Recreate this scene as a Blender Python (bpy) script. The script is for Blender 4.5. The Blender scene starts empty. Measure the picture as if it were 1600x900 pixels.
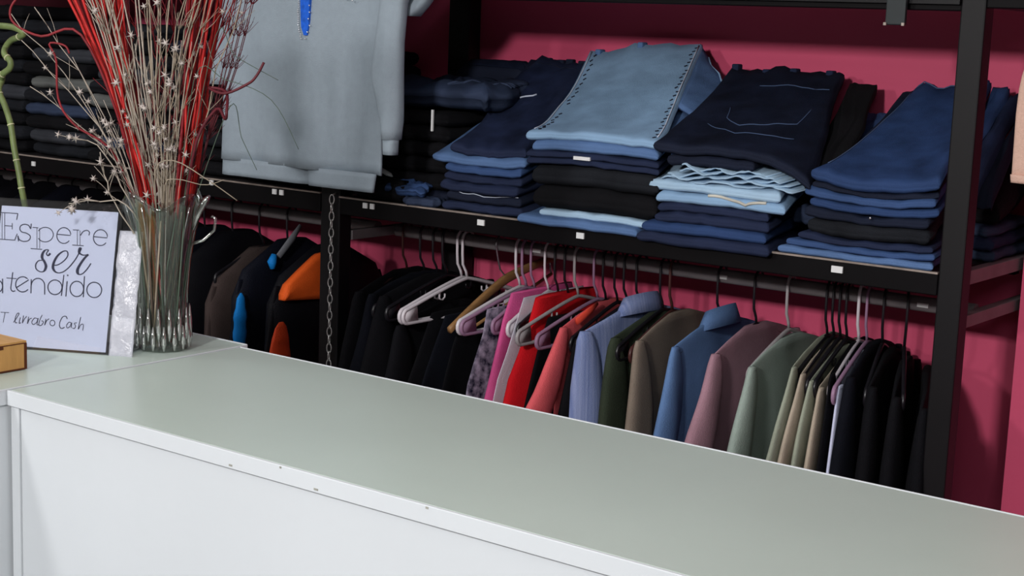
import bpy, bmesh, math, random
from math import sin, cos, pi, radians as R
from mathutils import Vector, Matrix, noise

random.seed(7)
sc = bpy.context.scene
COL = sc.collection

# ------------------------------------------------------------------ camera
cam = bpy.data.cameras.new('camera')
cam.sensor_width = 36.0
cam.lens = 36.0 * 2437.7 / 1600.0
cam.clip_start = 0.05
camo = bpy.data.objects.new('camera', cam)
COL.objects.link(camo)
rot = Matrix(((0.7977113827, -0.1281172827, 0.5892728669),
              (0.6018267912, 0.1071967119, -0.7913996325),
              (0.0382238567, 0.9859486938, 0.1626164504)))
camo.matrix_world = Matrix.Translation((0, 0, 1.55)) @ rot.to_4x4()
sc.camera = camo

# ------------------------------------------------------------------ world, lights, exposure
sc.view_settings.view_transform = 'Standard'
sc.view_settings.look = 'None'
sc.view_settings.gamma = 1.0
sc.view_settings.exposure = 0.0
w = bpy.data.worlds.new('world')
sc.world = w
w.use_nodes = True
w.node_tree.nodes['Background'].inputs[0].default_value = (0.75, 0.8, 0.9, 1)
w.node_tree.nodes['Background'].inputs[1].default_value = 0.05


def area(name, loc, size, power, color, target=None):
    l = bpy.data.lights.new(name, 'AREA')
    l.shape = 'RECTANGLE'
    l.size, l.size_y = size
    l.energy = power
    l.color = color
    o = bpy.data.objects.new(name, l)
    COL.objects.link(o)
    o.location = loc
    if target:
        o.rotation_euler = (Vector(target) - Vector(loc)).to_track_quat('-Z', 'Y').to_euler()
    return o


area('ceiling_spot', (-0.75, -1.15, 2.25), (0.22, 0.22), 68, (1.0, 0.97, 0.96), (-1.8, 2.4, 1.1))
area('ceiling_spot', (-2.45, -1.25, 2.3), (0.20, 0.20), 26, (1.0, 0.97, 0.96), (-1.7, 2.0, 1.0))
area('fill_light', (0.9, -1.6, 2.66), (1.2, 0.6), 46, (0.93, 0.97, 1.0))  # added fill from the right for the garments' shaded sides, no real fixture
area('fill_light', (-3.6, 0.9, 2.66), (1.2, 0.6), 12, (0.93, 0.97, 1.0))  # added weak fill over the left side, no real fixture
area('fill_light', (-1.0, 1.2, 2.66), (1.2, 0.3), 6, (0.93, 0.97, 1.0))  # added faint fill above the counter, no real fixture


# ------------------------------------------------------------------ materials
def lin(c):
    f = lambda v: (v / 255 / 12.92) if v / 255 <= 0.04045 else ((v / 255 + 0.055) / 1.055) ** 2.4
    return tuple(f(v) for v in c)


MATS = {}


def mat(name, rgb, rough=0.8, var=0.25, nscale=9.0, bump=0.25, bscale=500.0, metal=0.0, spec=0.3,
        stretch=(1, 1, 1), sheen=0.0, coat=0.0, rgb2=None):
    if name in MATS:
        return MATS[name]
    m = bpy.data.materials.new(name)
    m.use_nodes = True
    nt = m.node_tree
    b = nt.nodes['Principled BSDF']
    c = lin(rgb)
    c2 = lin(rgb2) if rgb2 else tuple(max(0.0, v * (1 - var)) for v in c)
    c1 = c if rgb2 else tuple(min(1.0, v * (1 + var)) for v in c)
    tc = nt.nodes.new('ShaderNodeTexCoord')
    mp = nt.nodes.new('ShaderNodeMapping')
    mp.inputs['Scale'].default_value = stretch
    nt.links.new(tc.outputs['Object'], mp.inputs['Vector'])
    n = nt.nodes.new('ShaderNodeTexNoise')
    n.inputs['Scale'].default_value = nscale
    n.inputs['Detail'].default_value = 5
    nt.links.new(mp.outputs[0], n.inputs['Vector'])
    cr = nt.nodes.new('ShaderNodeValToRGB')
    cr.color_ramp.elements[0].position = 0.32
    cr.color_ramp.elements[1].position = 0.68
    cr.color_ramp.elements[0].color = (*c2, 1)
    cr.color_ramp.elements[1].color = (*c1, 1)
    nt.links.new(n.outputs['Fac'], cr.inputs[0])
    nt.links.new(cr.outputs[0], b.inputs['Base Color'])
    b.inputs['Roughness'].default_value = rough
    b.inputs['Metallic'].default_value = metal
    b.inputs['Specular IOR Level'].default_value = spec
    if sheen:
        b.inputs['Sheen Weight'].default_value = sheen
    if coat:
        b.inputs['Coat Weight'].default_value = coat
        b.inputs['Coat Roughness'].default_value = 0.15
    if bump:
        n2 = nt.nodes.new('ShaderNodeTexNoise')
        n2.inputs['Scale'].default_value = bscale
        n2.inputs['Detail'].default_value = 2
        nt.links.new(tc.outputs['Object'], n2.inputs['Vector'])
        bp = nt.nodes.new('ShaderNodeBump')
        bp.inputs['Strength'].default_value = bump
        bp.inputs['Distance'].default_value = 0.002
        nt.links.new(n2.outputs['Fac'], bp.inputs['Height'])
        nt.links.new(bp.outputs[0], b.inputs['Normal'])
    MATS[name] = m
    return m


def cloth(name, rgb, **k):
    k.setdefault('rough', 0.9)
    k.setdefault('spec', 0.12)
    k.setdefault('bump', 0.5)
    k.setdefault('bscale', 420)
    return mat(name, rgb, **k)


def denim(name, rgb, var=0.3, **k):
    m = denim_base(name, rgb, var, **k)
    nt = m.node_tree
    b = nt.nodes['Principled BSDF']
    src = b.inputs['Base Color'].links[0].from_socket
    g = nt.nodes.new('ShaderNodeNewGeometry')
    mr = nt.nodes.new('ShaderNodeMapRange')          # washed out wear along the folds
    mr.inputs['From Min'].default_value = 0.5
    mr.inputs['From Max'].default_value = 0.62
    mr.inputs['To Max'].default_value = 0.6
    nt.links.new(g.outputs['Pointiness'], mr.inputs[0])
    mx = nt.nodes.new('ShaderNodeMix')
    mx.data_type = 'RGBA'
    nt.links.new(mr.outputs[0], mx.inputs[0])
    nt.links.new(src, mx.inputs[6])
    mx.inputs[7].default_value = (*[min(1, v * 1.4 + .01) for v in lin(rgb)], 1)
    nt.links.new(mx.outputs[2], b.inputs['Base Color'])
    return m


def denim_base(name, rgb, var=0.3, **k):
    return mat(name, rgb, rough=0.92, spec=0.1, var=var, nscale=14, bump=0.6, bscale=700, stretch=(1, 1, 2.2), **k)


def clear(name, tint, gloss=0.12, rough=0.03, edge=0.55):
    m = bpy.data.materials.new(name)
    m.use_nodes = True
    nt = m.node_tree
    nt.nodes.clear()
    out = nt.nodes.new('ShaderNodeOutputMaterial')
    tr = nt.nodes.new('ShaderNodeBsdfTransparent')
    tr.inputs[0].default_value = (*tint, 1)
    gl = nt.nodes.new('ShaderNodeBsdfGlossy')
    gl.inputs['Roughness'].default_value = rough
    lw = nt.nodes.new('ShaderNodeLayerWeight')
    lw.inputs[0].default_value = 0.35
    mr = nt.nodes.new('ShaderNodeMapRange')
    mr.inputs['To Min'].default_value = gloss
    mr.inputs['To Max'].default_value = edge
    nt.links.new(lw.outputs['Facing'], mr.inputs[0])
    mx = nt.nodes.new('ShaderNodeMixShader')
    nt.links.new(mr.outputs[0], mx.inputs[0])
    nt.links.new(tr.outputs[0], mx.inputs[1])
    nt.links.new(gl.outputs[0], mx.inputs[2])
    nt.links.new(mx.outputs[0], out.inputs[0])
    return m


M_pink = mat('pink_wall_paint', (205, 78, 112), rough=0.6, var=0.04, nscale=3, bump=0.12, bscale=90)
M_white_wall = mat('white_wall_paint', (215, 215, 212), rough=0.8, var=0.03, bump=0.05, bscale=80)
M_floor = mat('grey_floor_tile', (120, 118, 114), rough=0.35, var=0.08, nscale=4, bump=0.05)
M_ceiling = mat('ceiling_paint', (225, 226, 224), rough=0.9, var=0.02, bump=0.05)
M_black_metal = mat('black_painted_steel', (13, 11, 14), rough=0.5, var=0.2, nscale=6, bump=0.05, bscale=120, spec=0.25)
M_rod = mat('grey_steel_tube', (120, 114, 116), rough=0.5, var=0.12, nscale=20, bump=0.03, metal=0.1)
M_rail = mat('matt_black_rail', (8, 6, 8), rough=0.6, var=0.2, bump=0.03, bscale=120, spec=0.12)
M_shelf = mat('dark_shelf_board', (30, 26, 28), rough=0.6, var=0.15, bump=0.05)
M_edge = mat('worn_aluminium_lip', (150, 138, 130), rough=0.4, var=0.3, nscale=30, bump=0.05, metal=0.3)
M_label = mat('white_label_card', (225, 225, 225), rough=0.5, var=0.05, bump=0)
M_counter_top = mat('grey_green_laminate', (178, 192, 184), rough=0.33, var=0.03, nscale=3, bump=0.04, bscale=60, spec=0.45)
M_counter_side = mat('white_laminate', (198, 203, 207), rough=0.5, var=0.02, nscale=3, bump=0.03, bscale=60)
M_seam = mat('dirty_seam', (150, 150, 142), rough=0.9, var=0.3, nscale=40, bump=0.1)
M_white_plastic = mat('white_plastic', (215, 208, 214), rough=0.35, var=0.05, bump=0, spec=0.5)
M_grey_plastic = mat('pale_grey_plastic', (165, 160, 162), rough=0.4, var=0.06, bump=0, spec=0.5)
M_lilac_plastic = mat('lilac_plastic', (150, 118, 145), rough=0.4, var=0.1, bump=0)
M_black_plastic = mat('black_plastic', (24, 23, 28), rough=0.35, var=0.1, bump=0, spec=0.5)
M_brown_plastic = mat('brown_plastic', (70, 40, 38), rough=0.4, var=0.1, bump=0)
M_wood = mat('varnished_wood', (150, 112, 72), rough=0.4, var=0.2, nscale=12, stretch=(1, 1, 12), bump=0.1)
M_chrome = mat('steel_wire', (190, 190, 195), rough=0.25, var=0.1, bump=0, metal=0.9)
M_chain = mat('zinc_chain', (200, 198, 196), rough=0.35, var=0.2, nscale=50, bump=0, metal=0.7)

J = {
    'light': denim('light_blue_denim', (126, 156, 186), var=0.16),
    'pale': denim('pale_blue_denim', (150, 176, 198), var=0.16),
    'mid': denim('mid_blue_denim', (78, 104, 144), var=0.28),
    'blue': denim('blue_denim', (50, 72, 112), var=0.32),
    'royal': denim('strong_blue_denim', (38, 58, 96), var=0.32),
    'navy': denim('navy_denim', (28, 36, 60), var=0.38),
    'ink': denim('ink_blue_denim', (19, 25, 42), var=0.4),
    'black': cloth('black_twill', (17, 17, 20), var=0.2),
    'charcoal': cloth('charcoal_twill', (30, 32, 37), var=0.3),
    'slate': denim('slate_blue_denim', (44, 54, 76), var=0.25),
    'grey': cloth('mid_grey_knit', (58, 60, 66), var=0.25),
    'silver': cloth('pale_grey_knit', (104, 106, 104), var=0.2),
}
M_thread = mat('tan_thread', (66, 84, 116), rough=0.8, var=0.1, bump=0)
M_dark_lace = mat('dark_lace', (22, 24, 40), rough=0.8, var=0.1, bump=0)
M_pale_thread = mat('pale_thread', (190, 198, 214), rough=0.8, var=0.1, bump=0)


# ------------------------------------------------------------------ mesh helpers
class MB:
    def __init__(self):
        self.v = []
        self.f = []

    def add(self, vs, fs):
        o = len(self.v)
        self.v += [tuple(p) for p in vs]
        self.f += [tuple(i + o for i in f) for f in fs]
        return self

    def box(self, x0, x1, y0, y1, z0, z1, M=None):
        vs = [Vector((x, y, z)) for z in (z0, z1) for y in (y0, y1) for x in (x0, x1)]
        if M:
            vs = [M @ p for p in vs]
        return self.add(vs, [(0, 2, 3, 1), (4, 5, 7, 6), (0, 1, 5, 4), (2, 6, 7, 3), (0, 4, 6, 2), (1, 3, 7, 5)])

    def rings(self, rs, closed=False, caps=True):
        n = len(rs[0])
        vs = [p for r in rs for p in r]
        fs = []
        m = len(rs)
        for i in range(m if closed else m - 1):
            a, b = i * n, ((i + 1) % m) * n
            for k in range(n):
                l = (k + 1) % n
                fs.append((a + k, a + l, b + l, b + k))
        if caps and not closed:
            fs.append(tuple(range(n))[::-1])
            fs.append(tuple((m - 1) * n + k for k in range(n)))
        return self.add(vs, fs)

    def tube(self, pts, r, n=8, closed=False, flat=1.0):
        pts = [Vector(p) for p in pts]
        m = len(pts)
        rr = r if isinstance(r, (list, tuple)) else [r] * m
        rs = []
        up = None
        for i, p in enumerate(pts):
            if closed:
                t = pts[(i + 1) % m] - pts[i - 1]
            else:
                t = pts[min(i + 1, m - 1)] - pts[max(i - 1, 0)]
            if t.length < 1e-9:
                t = Vector((0, 0, 1))
            t.normalize()
            if up is None:
                up = Vector((1, 0, 0)) if abs(t.x) < 0.8 else Vector((0, 0, 1))
            a = (up - t * up.dot(t)).normalized()
            up = a
            b = t.cross(a)
            rs.append([p + a * (rr[i] * cos(2 * pi * k / n)) * flat + b * (rr[i] * sin(2 * pi * k / n)) for k in range(n)])
        return self.rings(rs, closed=closed)

    def build(self, name, m, parent=None, smooth=True, auto=None, local=False, bevel=0, mod=None):
        me = bpy.data.meshes.new(name)
        vs = self.v
        if parent is not None and not local:
            L = parent.location
            vs = [(p[0] - L[0], p[1] - L[1], p[2] - L[2]) for p in vs]
        org = None
        if parent is None and not local and vs:
            cx = sum(p[0] for p in vs) / len(vs)
            cy = sum(p[1] for p in vs) / len(vs)
            cz = min(p[2] for p in vs)
            org = (cx, cy, cz)
            vs = [(p[0] - cx, p[1] - cy, p[2] - cz) for p in vs]
        me.from_pydata(vs, [], self.f)
        bm = bmesh.new()
        bm.from_mesh(me)
        bmesh.ops.recalc_face_normals(bm, faces=bm.faces)
        bm.to_mesh(me)
        bm.free()
        if smooth:
            me.polygons.foreach_set('use_smooth', [True] * len(me.polygons))
            if auto:
                me.set_sharp_from_angle(angle=R(auto))
        me.materials.append(m)
        o = bpy.data.objects.new(name, me)
        COL.objects.link(o)
        if org:
            o.location = org
        if parent is not None:
            o.parent = parent
        if bevel:
            b = o.modifiers.new('bevel', 'BEVEL')
            b.width = bevel
            b.segments = 2
            b.limit_method = 'ANGLE'
        return o


def tag(o, label=None, cat=None, group=None, kind=None):
    if label:
        o['label'] = label
    if cat:
        o['category'] = cat
    if group:
        o['group'] = group
    if kind:
        o['kind'] = kind
    return o


def empty(name, loc, rz=0.0, label=None, cat=None, group=None):
    o = bpy.data.objects.new(name, None)
    o.empty_display_size = 0.05
    COL.objects.link(o)
    o.location = loc
    o.rotation_euler = (0, 0, rz)
    return tag(o, label, cat, group)


def lerp(a, b, t):
    return a + (b - a) * t


def nz(x, y, z):
    return noise.noise(Vector((x, y, z)))


def interp(tab, x):
    """piecewise smooth interpolation of a table of tuples keyed by the first value"""
    if x <= tab[0][0]:
        return tab[0][1:]
    for a, b in zip(tab, tab[1:]):
        if x <= b[0]:
            t = (x - a[0]) / (b[0] - a[0])
            return tuple(lerp(p, q, t) for p, q in zip(a[1:], b[1:]))
    return tab[-1][1:]


# ------------------------------------------------------------------ room
ZF, ZC = 0.0, 2.7


def struct(name, mb, m, **k):
    o = mb.build(name, m, smooth=False, **k)
    o['kind'] = 'structure'
    return o


struct('floor', MB().box(-6.2, 3.2, -5.2, 3.2, -0.1, 0), M_floor)
struct('ceiling', MB().box(-6.2, 3.2, -5.2, 3.2, ZC, ZC + 0.1), M_ceiling)
struct('wall_back', MB().box(-6.2, 3.2, 3.05, 3.2, 0, ZC), M_pink)
struct('wall_left', MB().box(-6.2, -6.05, -5.2, 3.05, 0, ZC), M_white_wall)
struct('wall_right', MB().box(3.05, 3.2, -5.2, 3.05, 0, ZC), M_white_wall)
struct('wall_front', MB().box(-6.05, 3.05, -5.2, -5.05, 0, ZC), M_white_wall)
struct('wall_pillar', MB().box(-0.972, -0.35, 2.92, 3.05, 0, ZC), M_pink)

# ------------------------------------------------------------------ counter
CZ = 1.0
ct = empty('sales_counter', (-0.6, 1.58, 0), label='long white sales counter with grey green top across the foreground', cat='counter')
MB().box(-1.925, 0.55, 1.358, 1.815, CZ - 0.021, CZ).build('countertop', M_counter_top, ct, smooth=False, bevel=0.0015)
MB().box(-1.925, 0.55, 1.3525, 1.3575, CZ - 0.0225, CZ + 0.0004).build('edge_band', M_counter_side, ct, smooth=False, bevel=0.001)
MB().box(-1.925, 0.55, 1.8155, 1.8185, CZ - 0.0225, CZ + 0.0008).build('edge_band', M_counter_side, ct, smooth=False, bevel=0.0008)
MB().box(-1.905, 0.53, 1.362, 1.38, 0.06, CZ - 0.0215).build('front_panel', M_counter_side, ct, smooth=False)
MB().box(-1.9245, -1.906, 1.359, 1.81, 0.0, CZ - 0.0215).build('side_panel', M_counter_side, ct, smooth=False)
MB().box(0.53, 0.548, 1.359, 1.81, 0.0, CZ - 0.0215).build('side_panel', M_counter_side, ct, smooth=False)
MB().box(-1.9, 0.53, 1.40, 1.42, 0.0, 0.06).build('kick_board', M_seam, ct, smooth=False)
MB().box(-1.905, 0.53, 1.79, 1.81, 0.06, CZ - 0.0215).build('back_panel', M_counter_side, ct, smooth=False)
for cx, wd in ((-1.452, 0.006), (-1.30, 0.007), (-1.36, 0.003), (-1.12, 0.004)):
    chip = MB().box(cx, cx + wd, 1.3519, 1.3525, CZ - 0.0035 if wd < .005 else CZ - 0.019, CZ - 0.001 if wd < .005 else CZ - 0.0165)
    chip.build('chipped_spot', M_seam, ct, smooth=False)

lc = empty('side_counter', (-2.4, 1.3, 0), label='white side counter on the left carrying the vase and the sign', cat='counter')
MB().box(-2.9, -1.9315, 0.2, 1.836, CZ - 0.021, CZ).build('countertop', M_counter_top, lc, smooth=False, bevel=0.0015)
MB().box(-1.9312, -1.9275, 0.2, 1.836, CZ - 0.0225, CZ + 0.0012).build('edge_band', M_counter_side, lc, smooth=False, bevel=0.0008)
MB().box(-2.9, -1.9315, 1.8365, 1.8395, CZ - 0.0225, CZ + 0.0012).build('edge_band', M_counter_side, lc, smooth=False, bevel=0.0008)
MB().box(-1.9485, -1.9305, 0.22, 1.83, 0.0, CZ - 0.023).build('side_panel', M_counter_side, lc, smooth=False)
MB().box(-2.88, -1.95, 1.81, 1.83, 0.0, CZ - 0.023).build('back_panel', M_counter_side, lc, smooth=False)
MB().box(-2.9, -2.88, 0.22, 1.83, 0.0, CZ - 0.023).build('side_panel', M_counter_side, lc, smooth=False)

# ------------------------------------------------------------------ wall rack
YF, YR, RY, RZ = 2.6, 3.0, 2.8, 1.07
ZS = 1.163          # top of the jeans shelf
XL, XR = -2.464, -0.99
rk = empty('clothes_rack', (-2.2, 2.8, 0), label='black steel wall rack holding jeans shelf and hanging rods', cat='rack')
for x0, x1 in ((-2.494, -2.434), (-1.012, -0.968), (-5.18, -5.12), (-0.36, -0.31)):
    MB().box(x0, x1, YF, YF + 0.04, 0, 2.35).build('post', M_black_metal, rk, smooth=False, bevel=0.003)
for x0, x1 in ((-2.45, -2.385), (-5.18, -5.12)):
    MB().box(x0, x1, YR - 0.01, YR + 0.035, 0, 2.35).build('post', M_black_metal, rk, smooth=False, bevel=0.003)
for x0, x1 in ((-5.12, -2.494), (-2.434, -1.012)):
    z = ZS - 0.003
    zt = z + (0.004 if x0 < -3 else 0)
    MB().box(x0, x1, YF - 0.002, YF + 0.03, 1.122, zt).build('front_rail', M_rail, rk, smooth=False, bevel=0.002)
    MB().box(x0, x1, YR - 0.005, YR + 0.02, 1.118, zt).build('rear_rail', M_rail, rk, smooth=False, bevel=0.002)
    MB().box(x0, x1, YF - 0.004, YF + 0.004, zt, zt + 0.0035).build('shelf_lip', M_edge, rk, smooth=False)
    MB().box(x0, x1, YF + 0.005, YR + 0.03, zt - 0.012, zt + 0.002).build('shelf_board', M_shelf, rk, smooth=False)
    MB().box(x0, x1, YF + 0.002, YF + 0.03, 1.612, 1.655).build('front_rail', M_rail, rk, smooth=False, bevel=0.002)
    MB().box(x0, x1, YF - 0.006, YF + 0.002, 1.622, 1.655).build('shelf_lip', M_black_metal, rk, smooth=False, bevel=0.001)
    MB().box(x0, x1, YF + 0.03, YR + 0.03, 1.645, 1.657).build('shelf_board', M_shelf, rk, smooth=False)
    MB().box(x0, x1, YF - 0.1, YF - 0.07, 1.985, 2.015).build('top_rail', M_rail, rk, smooth=False, bevel=0.003)
    t = MB()
    t.tube([(x0, RY, RZ), (x1, RY, RZ)], 0.0145, 16)
    t.build('hanging_rod', M_rod, rk, auto=50)
MB().box(-0.968, -0.36, YF + 0.002, YF + 0.03, 1.618, 1.655).build('front_rail', M_rail, rk, smooth=False, bevel=0.002)
MB().box(-0.968, -0.36, YF - 0.1, YF - 0.07, 1.985, 2.015).build('top_rail', M_rail, rk, smooth=False)
for x in (-5.15, -2.464, -0.99, -0.335):
    MB().box(x - .012, x + .012, YF - 0.1, YF + 0.002, 1.985, 2.015).build('rail_bracket', M_black_metal, rk, smooth=False)
for x0, x1 in ((-2.45, -2.43), (-1.0, -0.98), (-5.16, -5.14)):
    MB().box(x0, x1, YF + 0.04, YR + (0.045 if x0 > -1.5 else -0.01), 1.138, ZS).build('side_rail', M_rod, rk, smooth=False, bevel=0.001)
    MB().box(x0, x1, YF + 0.04, YR + (0.045 if x0 > -1.5 else -0.01), 1.06, 1.082).build('side_rail', M_rod, rk, smooth=False, bevel=0.001)
    MB().box(x0, x1, YF + 0.04, YR - 0.01, 1.62, 1.65).build('side_rail', M_black_metal, rk, smooth=False, bevel=0.001)
LBL = [(-3.56, 1.146, .014), (-2.857, 1.157, .012), (-2.640, 1.155, .013), (-2.617, 1.155, .012),
       (-2.352, 1.150, .013), (-2.331, 1.150, .012), (-2.021, 1.146, .018), (-1.765, 1.146, .018), (-1.2, 1.146, .022),
       (-1.085, 1.636, .024), (-1.13, 1.645, .006), (-1.42, 1.636, .012)]
for x, z, wd in LBL:
    yy = YF - 0.0065 if z < 1.5 else YF - 0.0095
    MB().box(x - wd / 2, x + wd / 2, yy, yy + 0.0035, z - 0.006, z + 0.006).build('price_label', M_label, rk, smooth=False)
for x in (-2.02, -1.55, -1.12):   # small stickers on the rod
    MB().box(x, x + .022, RY - .0165, RY - .0135, RZ - .004, RZ + .004).build('rod_label', M_label, rk, smooth=False)
hook_clip = empty('hanging_clip', (-1.119, 2.585, 1.585), label='dark tag clipped under the upper rail near the right post', cat='clip')
MB().box(-1.137, -1.101, 2.578, 2.588, 1.585, 1.66).build('plate', mat('dark_green_plastic', (38, 44, 46), rough=.5, bump=0), hook_clip, smooth=False, bevel=.002)
for x in (-1.138, -1.105):
    MB().box(x, x + .005, 2.574, 2.578, 1.584, 1.589).build('rivet', M_edge, hook_clip, smooth=False)

# chain on the left post
cx, cy = -2.448, 2.588
ch = empty('chain', (cx, cy, 0.6), label='thin zinc link chain hanging down the left black post', cat='chain')
z, k = 1.155, 0
while z > 0.68:
    pts = []
    for i in range(12):
        a = 2 * pi * i / 12
        p = (0.0055 * cos(a), 0, 0.0115 * sin(a))
        ang = R(25) if k % 2 == 0 else R(115)
        pts.append((cx + p[0] * cos(ang), cy + p[0] * sin(ang), z + p[2]))
    MB().tube(pts, 0.0014, 6, closed=True).build('link', M_chain, ch)
    z -= 0.0192
    k += 1
MB().tube([(cx, cy, 1.165), (cx, 2.604, 1.17)], 0.002, 6).build('chain_hook', M_chain, ch)


# ------------------------------------------------------------------ folded jeans
def edge_prof(d, r):
    t = max(0.0, 1 - d / r)
    return math.sqrt(max(0.0, 1 - t * t))


class Slab:
    """a folded garment: quad footprint, two heights along its depth, rounded rim"""

    def __init__(s, xf, xr, y, zf, zr, tf, tr, p=1.3, lobes=1, wob=0.004, wr=0.003, seed=0, droop=(0, 0), tilt=0.0, pl=None, bow=(0, 0), rear=0.0):
        s.tilt, s.pl, s.bow, s.rear = tilt, pl, bow, rear
        s.xf, s.xr, s.y, s.zf, s.zr, s.tf, s.tr, s.p = xf, xr, y, zf, zr, tf, tr, p
        s.lobes, s.wob, s.wr, s.seed, s.droop = lobes, wob, wr, seed, droop

    def xy(s, u, v):
        xl = lerp(s.xf[0], s.xr[0], v)
        xr = lerp(s.xf[1], s.xr[1], v)
        x = lerp(xl, xr, u)
        y = lerp(s.y[0], s.y[1], v)
        k = s.wob
        x += k * nz(v * 4 + s.seed, u * 2, s.seed * 1.7) * 1.5
        y += k * nz(u * 4 + s.seed, v * 2, s.seed * 2.3 + 5)
        return x, y

    def base(s, u, v):
        pp = lerp(s.pl, s.p, u) if s.pl else s.p
        z = s.zf + (s.zr + s.tilt * (2 * u - 1) - s.zf) * v ** pp
        z += s.bow[0] * 4 * u * (1 - u) * (1 - .6 * v)
        z += lerp(s.droop[0], s.droop[1], u) * (1 - v) * abs(2 * u - 1) ** 2 * (1 if u > .5 else 1)
        z += s.wr * 0.5 * nz(u * 3 + s.seed * .3, v * 3, 1.1)
        return z

    def dbow(s, u, v):
        return (s.bow[1] - s.bow[0]) * 4 * u * (1 - u) * (1 - .6 * v)

    def crest(s, u, v):
        return s.rear * v ** 6 * (nz(u * 6 + s.seed, 1.3, s.seed) + .6 * nz(u * 15, 4.3, s.seed))

    def thick(s, v):
        return lerp(s.tf, s.tr, v)

    def top(s, u, v):
        x, y = s.xy(u, v)
        t = s.thick(v)
        W = abs(s.xf[1] - s.xf[0])
        D = abs(s.y[1] - s.y[0])
        d = min(u * W, (1 - u) * W, v * D, (1 - v) * D)
        e = edge_prof(d, t * .55)
        z = s.base(u, v) + (t + s.dbow(u, v)) * (0.5 + 0.5 * e) + s.crest(u, v)
        z += s.wr * nz(u * 7 + s.seed, v * 6, s.seed) * e
        return Vector((x, y, z))

    def mesh(s, mb):
        W = abs(s.xf[1] - s.xf[0])
        D = abs(s.y[1] - s.y[0])

        def samples(L, t, n):
            r = t * .55 / L
            a = [r * (1 - cos(pi / 2 * i / 3)) for i in range(3)] + [r]
            b = [lerp(r, 1 - r, i / n) for i in range(1, n)]
            c = [1 - q for q in a[::-1]]
            return a + b + c
        for li in range(s.lobes):
            us = samples(W, s.tf / s.lobes, 12)
            vs = samples(D, s.tf / s.lobes, 11)
            nu, nv = len(us), len(vs)
            top, bot = [], []
            for v in vs:
                for u in us:
                    sh = 0.0 if li == 0 else 0.006 * nz(s.seed, li, 3.3)
                    x, y = s.xy(u, v)
                    y += sh * (1 - v)
                    t = s.thick(v) / s.lobes
                    d = min(u * W, (1 - u) * W, v * D, (1 - v) * D)
                    e = edge_prof(d, t * .55)
                    t += s.dbow(u, v) / s.lobes
                    zb = s.base(u, v) + t * li + s.crest(u, v)
                    wr = s.wr * nz(u * 7 + s.seed, v * 6, s.seed) * e
                    front = s.wr * .6 * nz(u * 11 + s.seed, li * 3.1, s.seed + 9) * (1 - v) ** 3
                    top.append((x, y, zb + t * (.5 + .5 * e) + wr + front))
                    bot.append((x, y, zb + t * (.5 - .5 * e) + wr * .3 + front))
            N = nu * nv
            fs = []
            for j in range(nv - 1):
                for i in range(nu - 1):
                    a = j * nu + i
                    fs.append((a, a + 1, a + nu + 1, a + nu))
                    fs.append((N + a, N + a + nu, N + a + nu + 1, N + a + 1))
            rim = [i for i in range(nu)] + [j * nu + nu - 1 for j in range(1, nv)] + \
                  [(nv - 1) * nu + i for i in range(nu - 2, -1, -1)] + [j * nu for j in range(nv - 2, 0, -1)]
            for a, b in zip(rim, rim[1:] + rim[:1]):
                fs.append((a, N + a, N + b, b))
            mb.add(top + bot, fs)
        return mb

    def line(s, pts, r=0.0008, lift=0.0006, n=6, mb=None):
        mb = mb or MB()
        out = []
        for (u0, v0), (u1, v1) in zip(pts, pts[1:]):
            for i in range(n):
                out.append(s.top(lerp(u0, u1, i / n), lerp(v0, v1, i / n)) + Vector((0, -lift * .6, lift)))
        out.append(s.top(*pts[-1]) + Vector((0, 0, lift)))
        return mb.tube(out, r, 5)


COLN = {'light': 'light blue', 'pale': 'pale blue', 'mid': 'mid blue', 'blue': 'blue', 'royal': 'strong blue', 'navy': 'navy',
        'ink': 'ink blue', 'black': 'black', 'charcoal': 'charcoal', 'slate': 'slate blue', 'grey': 'grey', 'silver': 'pale grey'}
ORD = ['bottom', 'second from bottom', 'third from bottom', 'fourth from bottom', 'fifth from bottom', 'sixth from bottom',
       'seventh from bottom', 'eighth from bottom', 'ninth from bottom', 'tenth from bottom', 'eleventh from bottom']
seedc = [0]


def stack(where, group, xf, xr, y, z0, layers, noun='folded_jeans', cat='jeans', word='folded jeans', total_rear=None, wob=.006, bow=0.0, zfront=0.0):
    """layers: (colour, thickness front, thickness rear, dx left, dx right, dy front, lobes)"""
    zf, zr = z0 + zfront, z0
    out = []
    fac = (total_rear - z0) / sum(l[2] for l in layers) if total_rear else 1.0
    for i, L in enumerate(layers):
        c, tf, tr, dl, dr, dy, lo = L
        tr *= fac
        seedc[0] += 1
        s = Slab((xf[0] + dl, xf[1] + dr), (xr[0] + dl * .5, xr[1] + dr * .5), (y[0] + dy, y[1]), zf, zr, tf, tr,
                 lobes=lo, seed=seedc[0] * 1.37, p=1.15, wob=wob, wr=.0042, bow=(bow * i / len(layers), bow * (i + 1) / len(layers)))
        o = s.mesh(MB()).build(noun, J[c])
        tag(o, '%s %s, %s in %s' % (COLN[c], word, ORD[i], where), cat, group)
        zf += tf
        zr += tr
        out.append((o, s))
    return out, zf, zr


def child_of(o, mb, name, m, **k):
    c = mb.build(name, m, None, local=True, **k)
    c.location = (0, 0, 0)
    L = o.location
    me = c.data
    for v in me.vertices:
        v.co.x -= L[0]
        v.co.y -= L[1]
        v.co.z -= L[2]
    c.parent = o
    return c


Z0 = ZS + 0.0005
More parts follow.
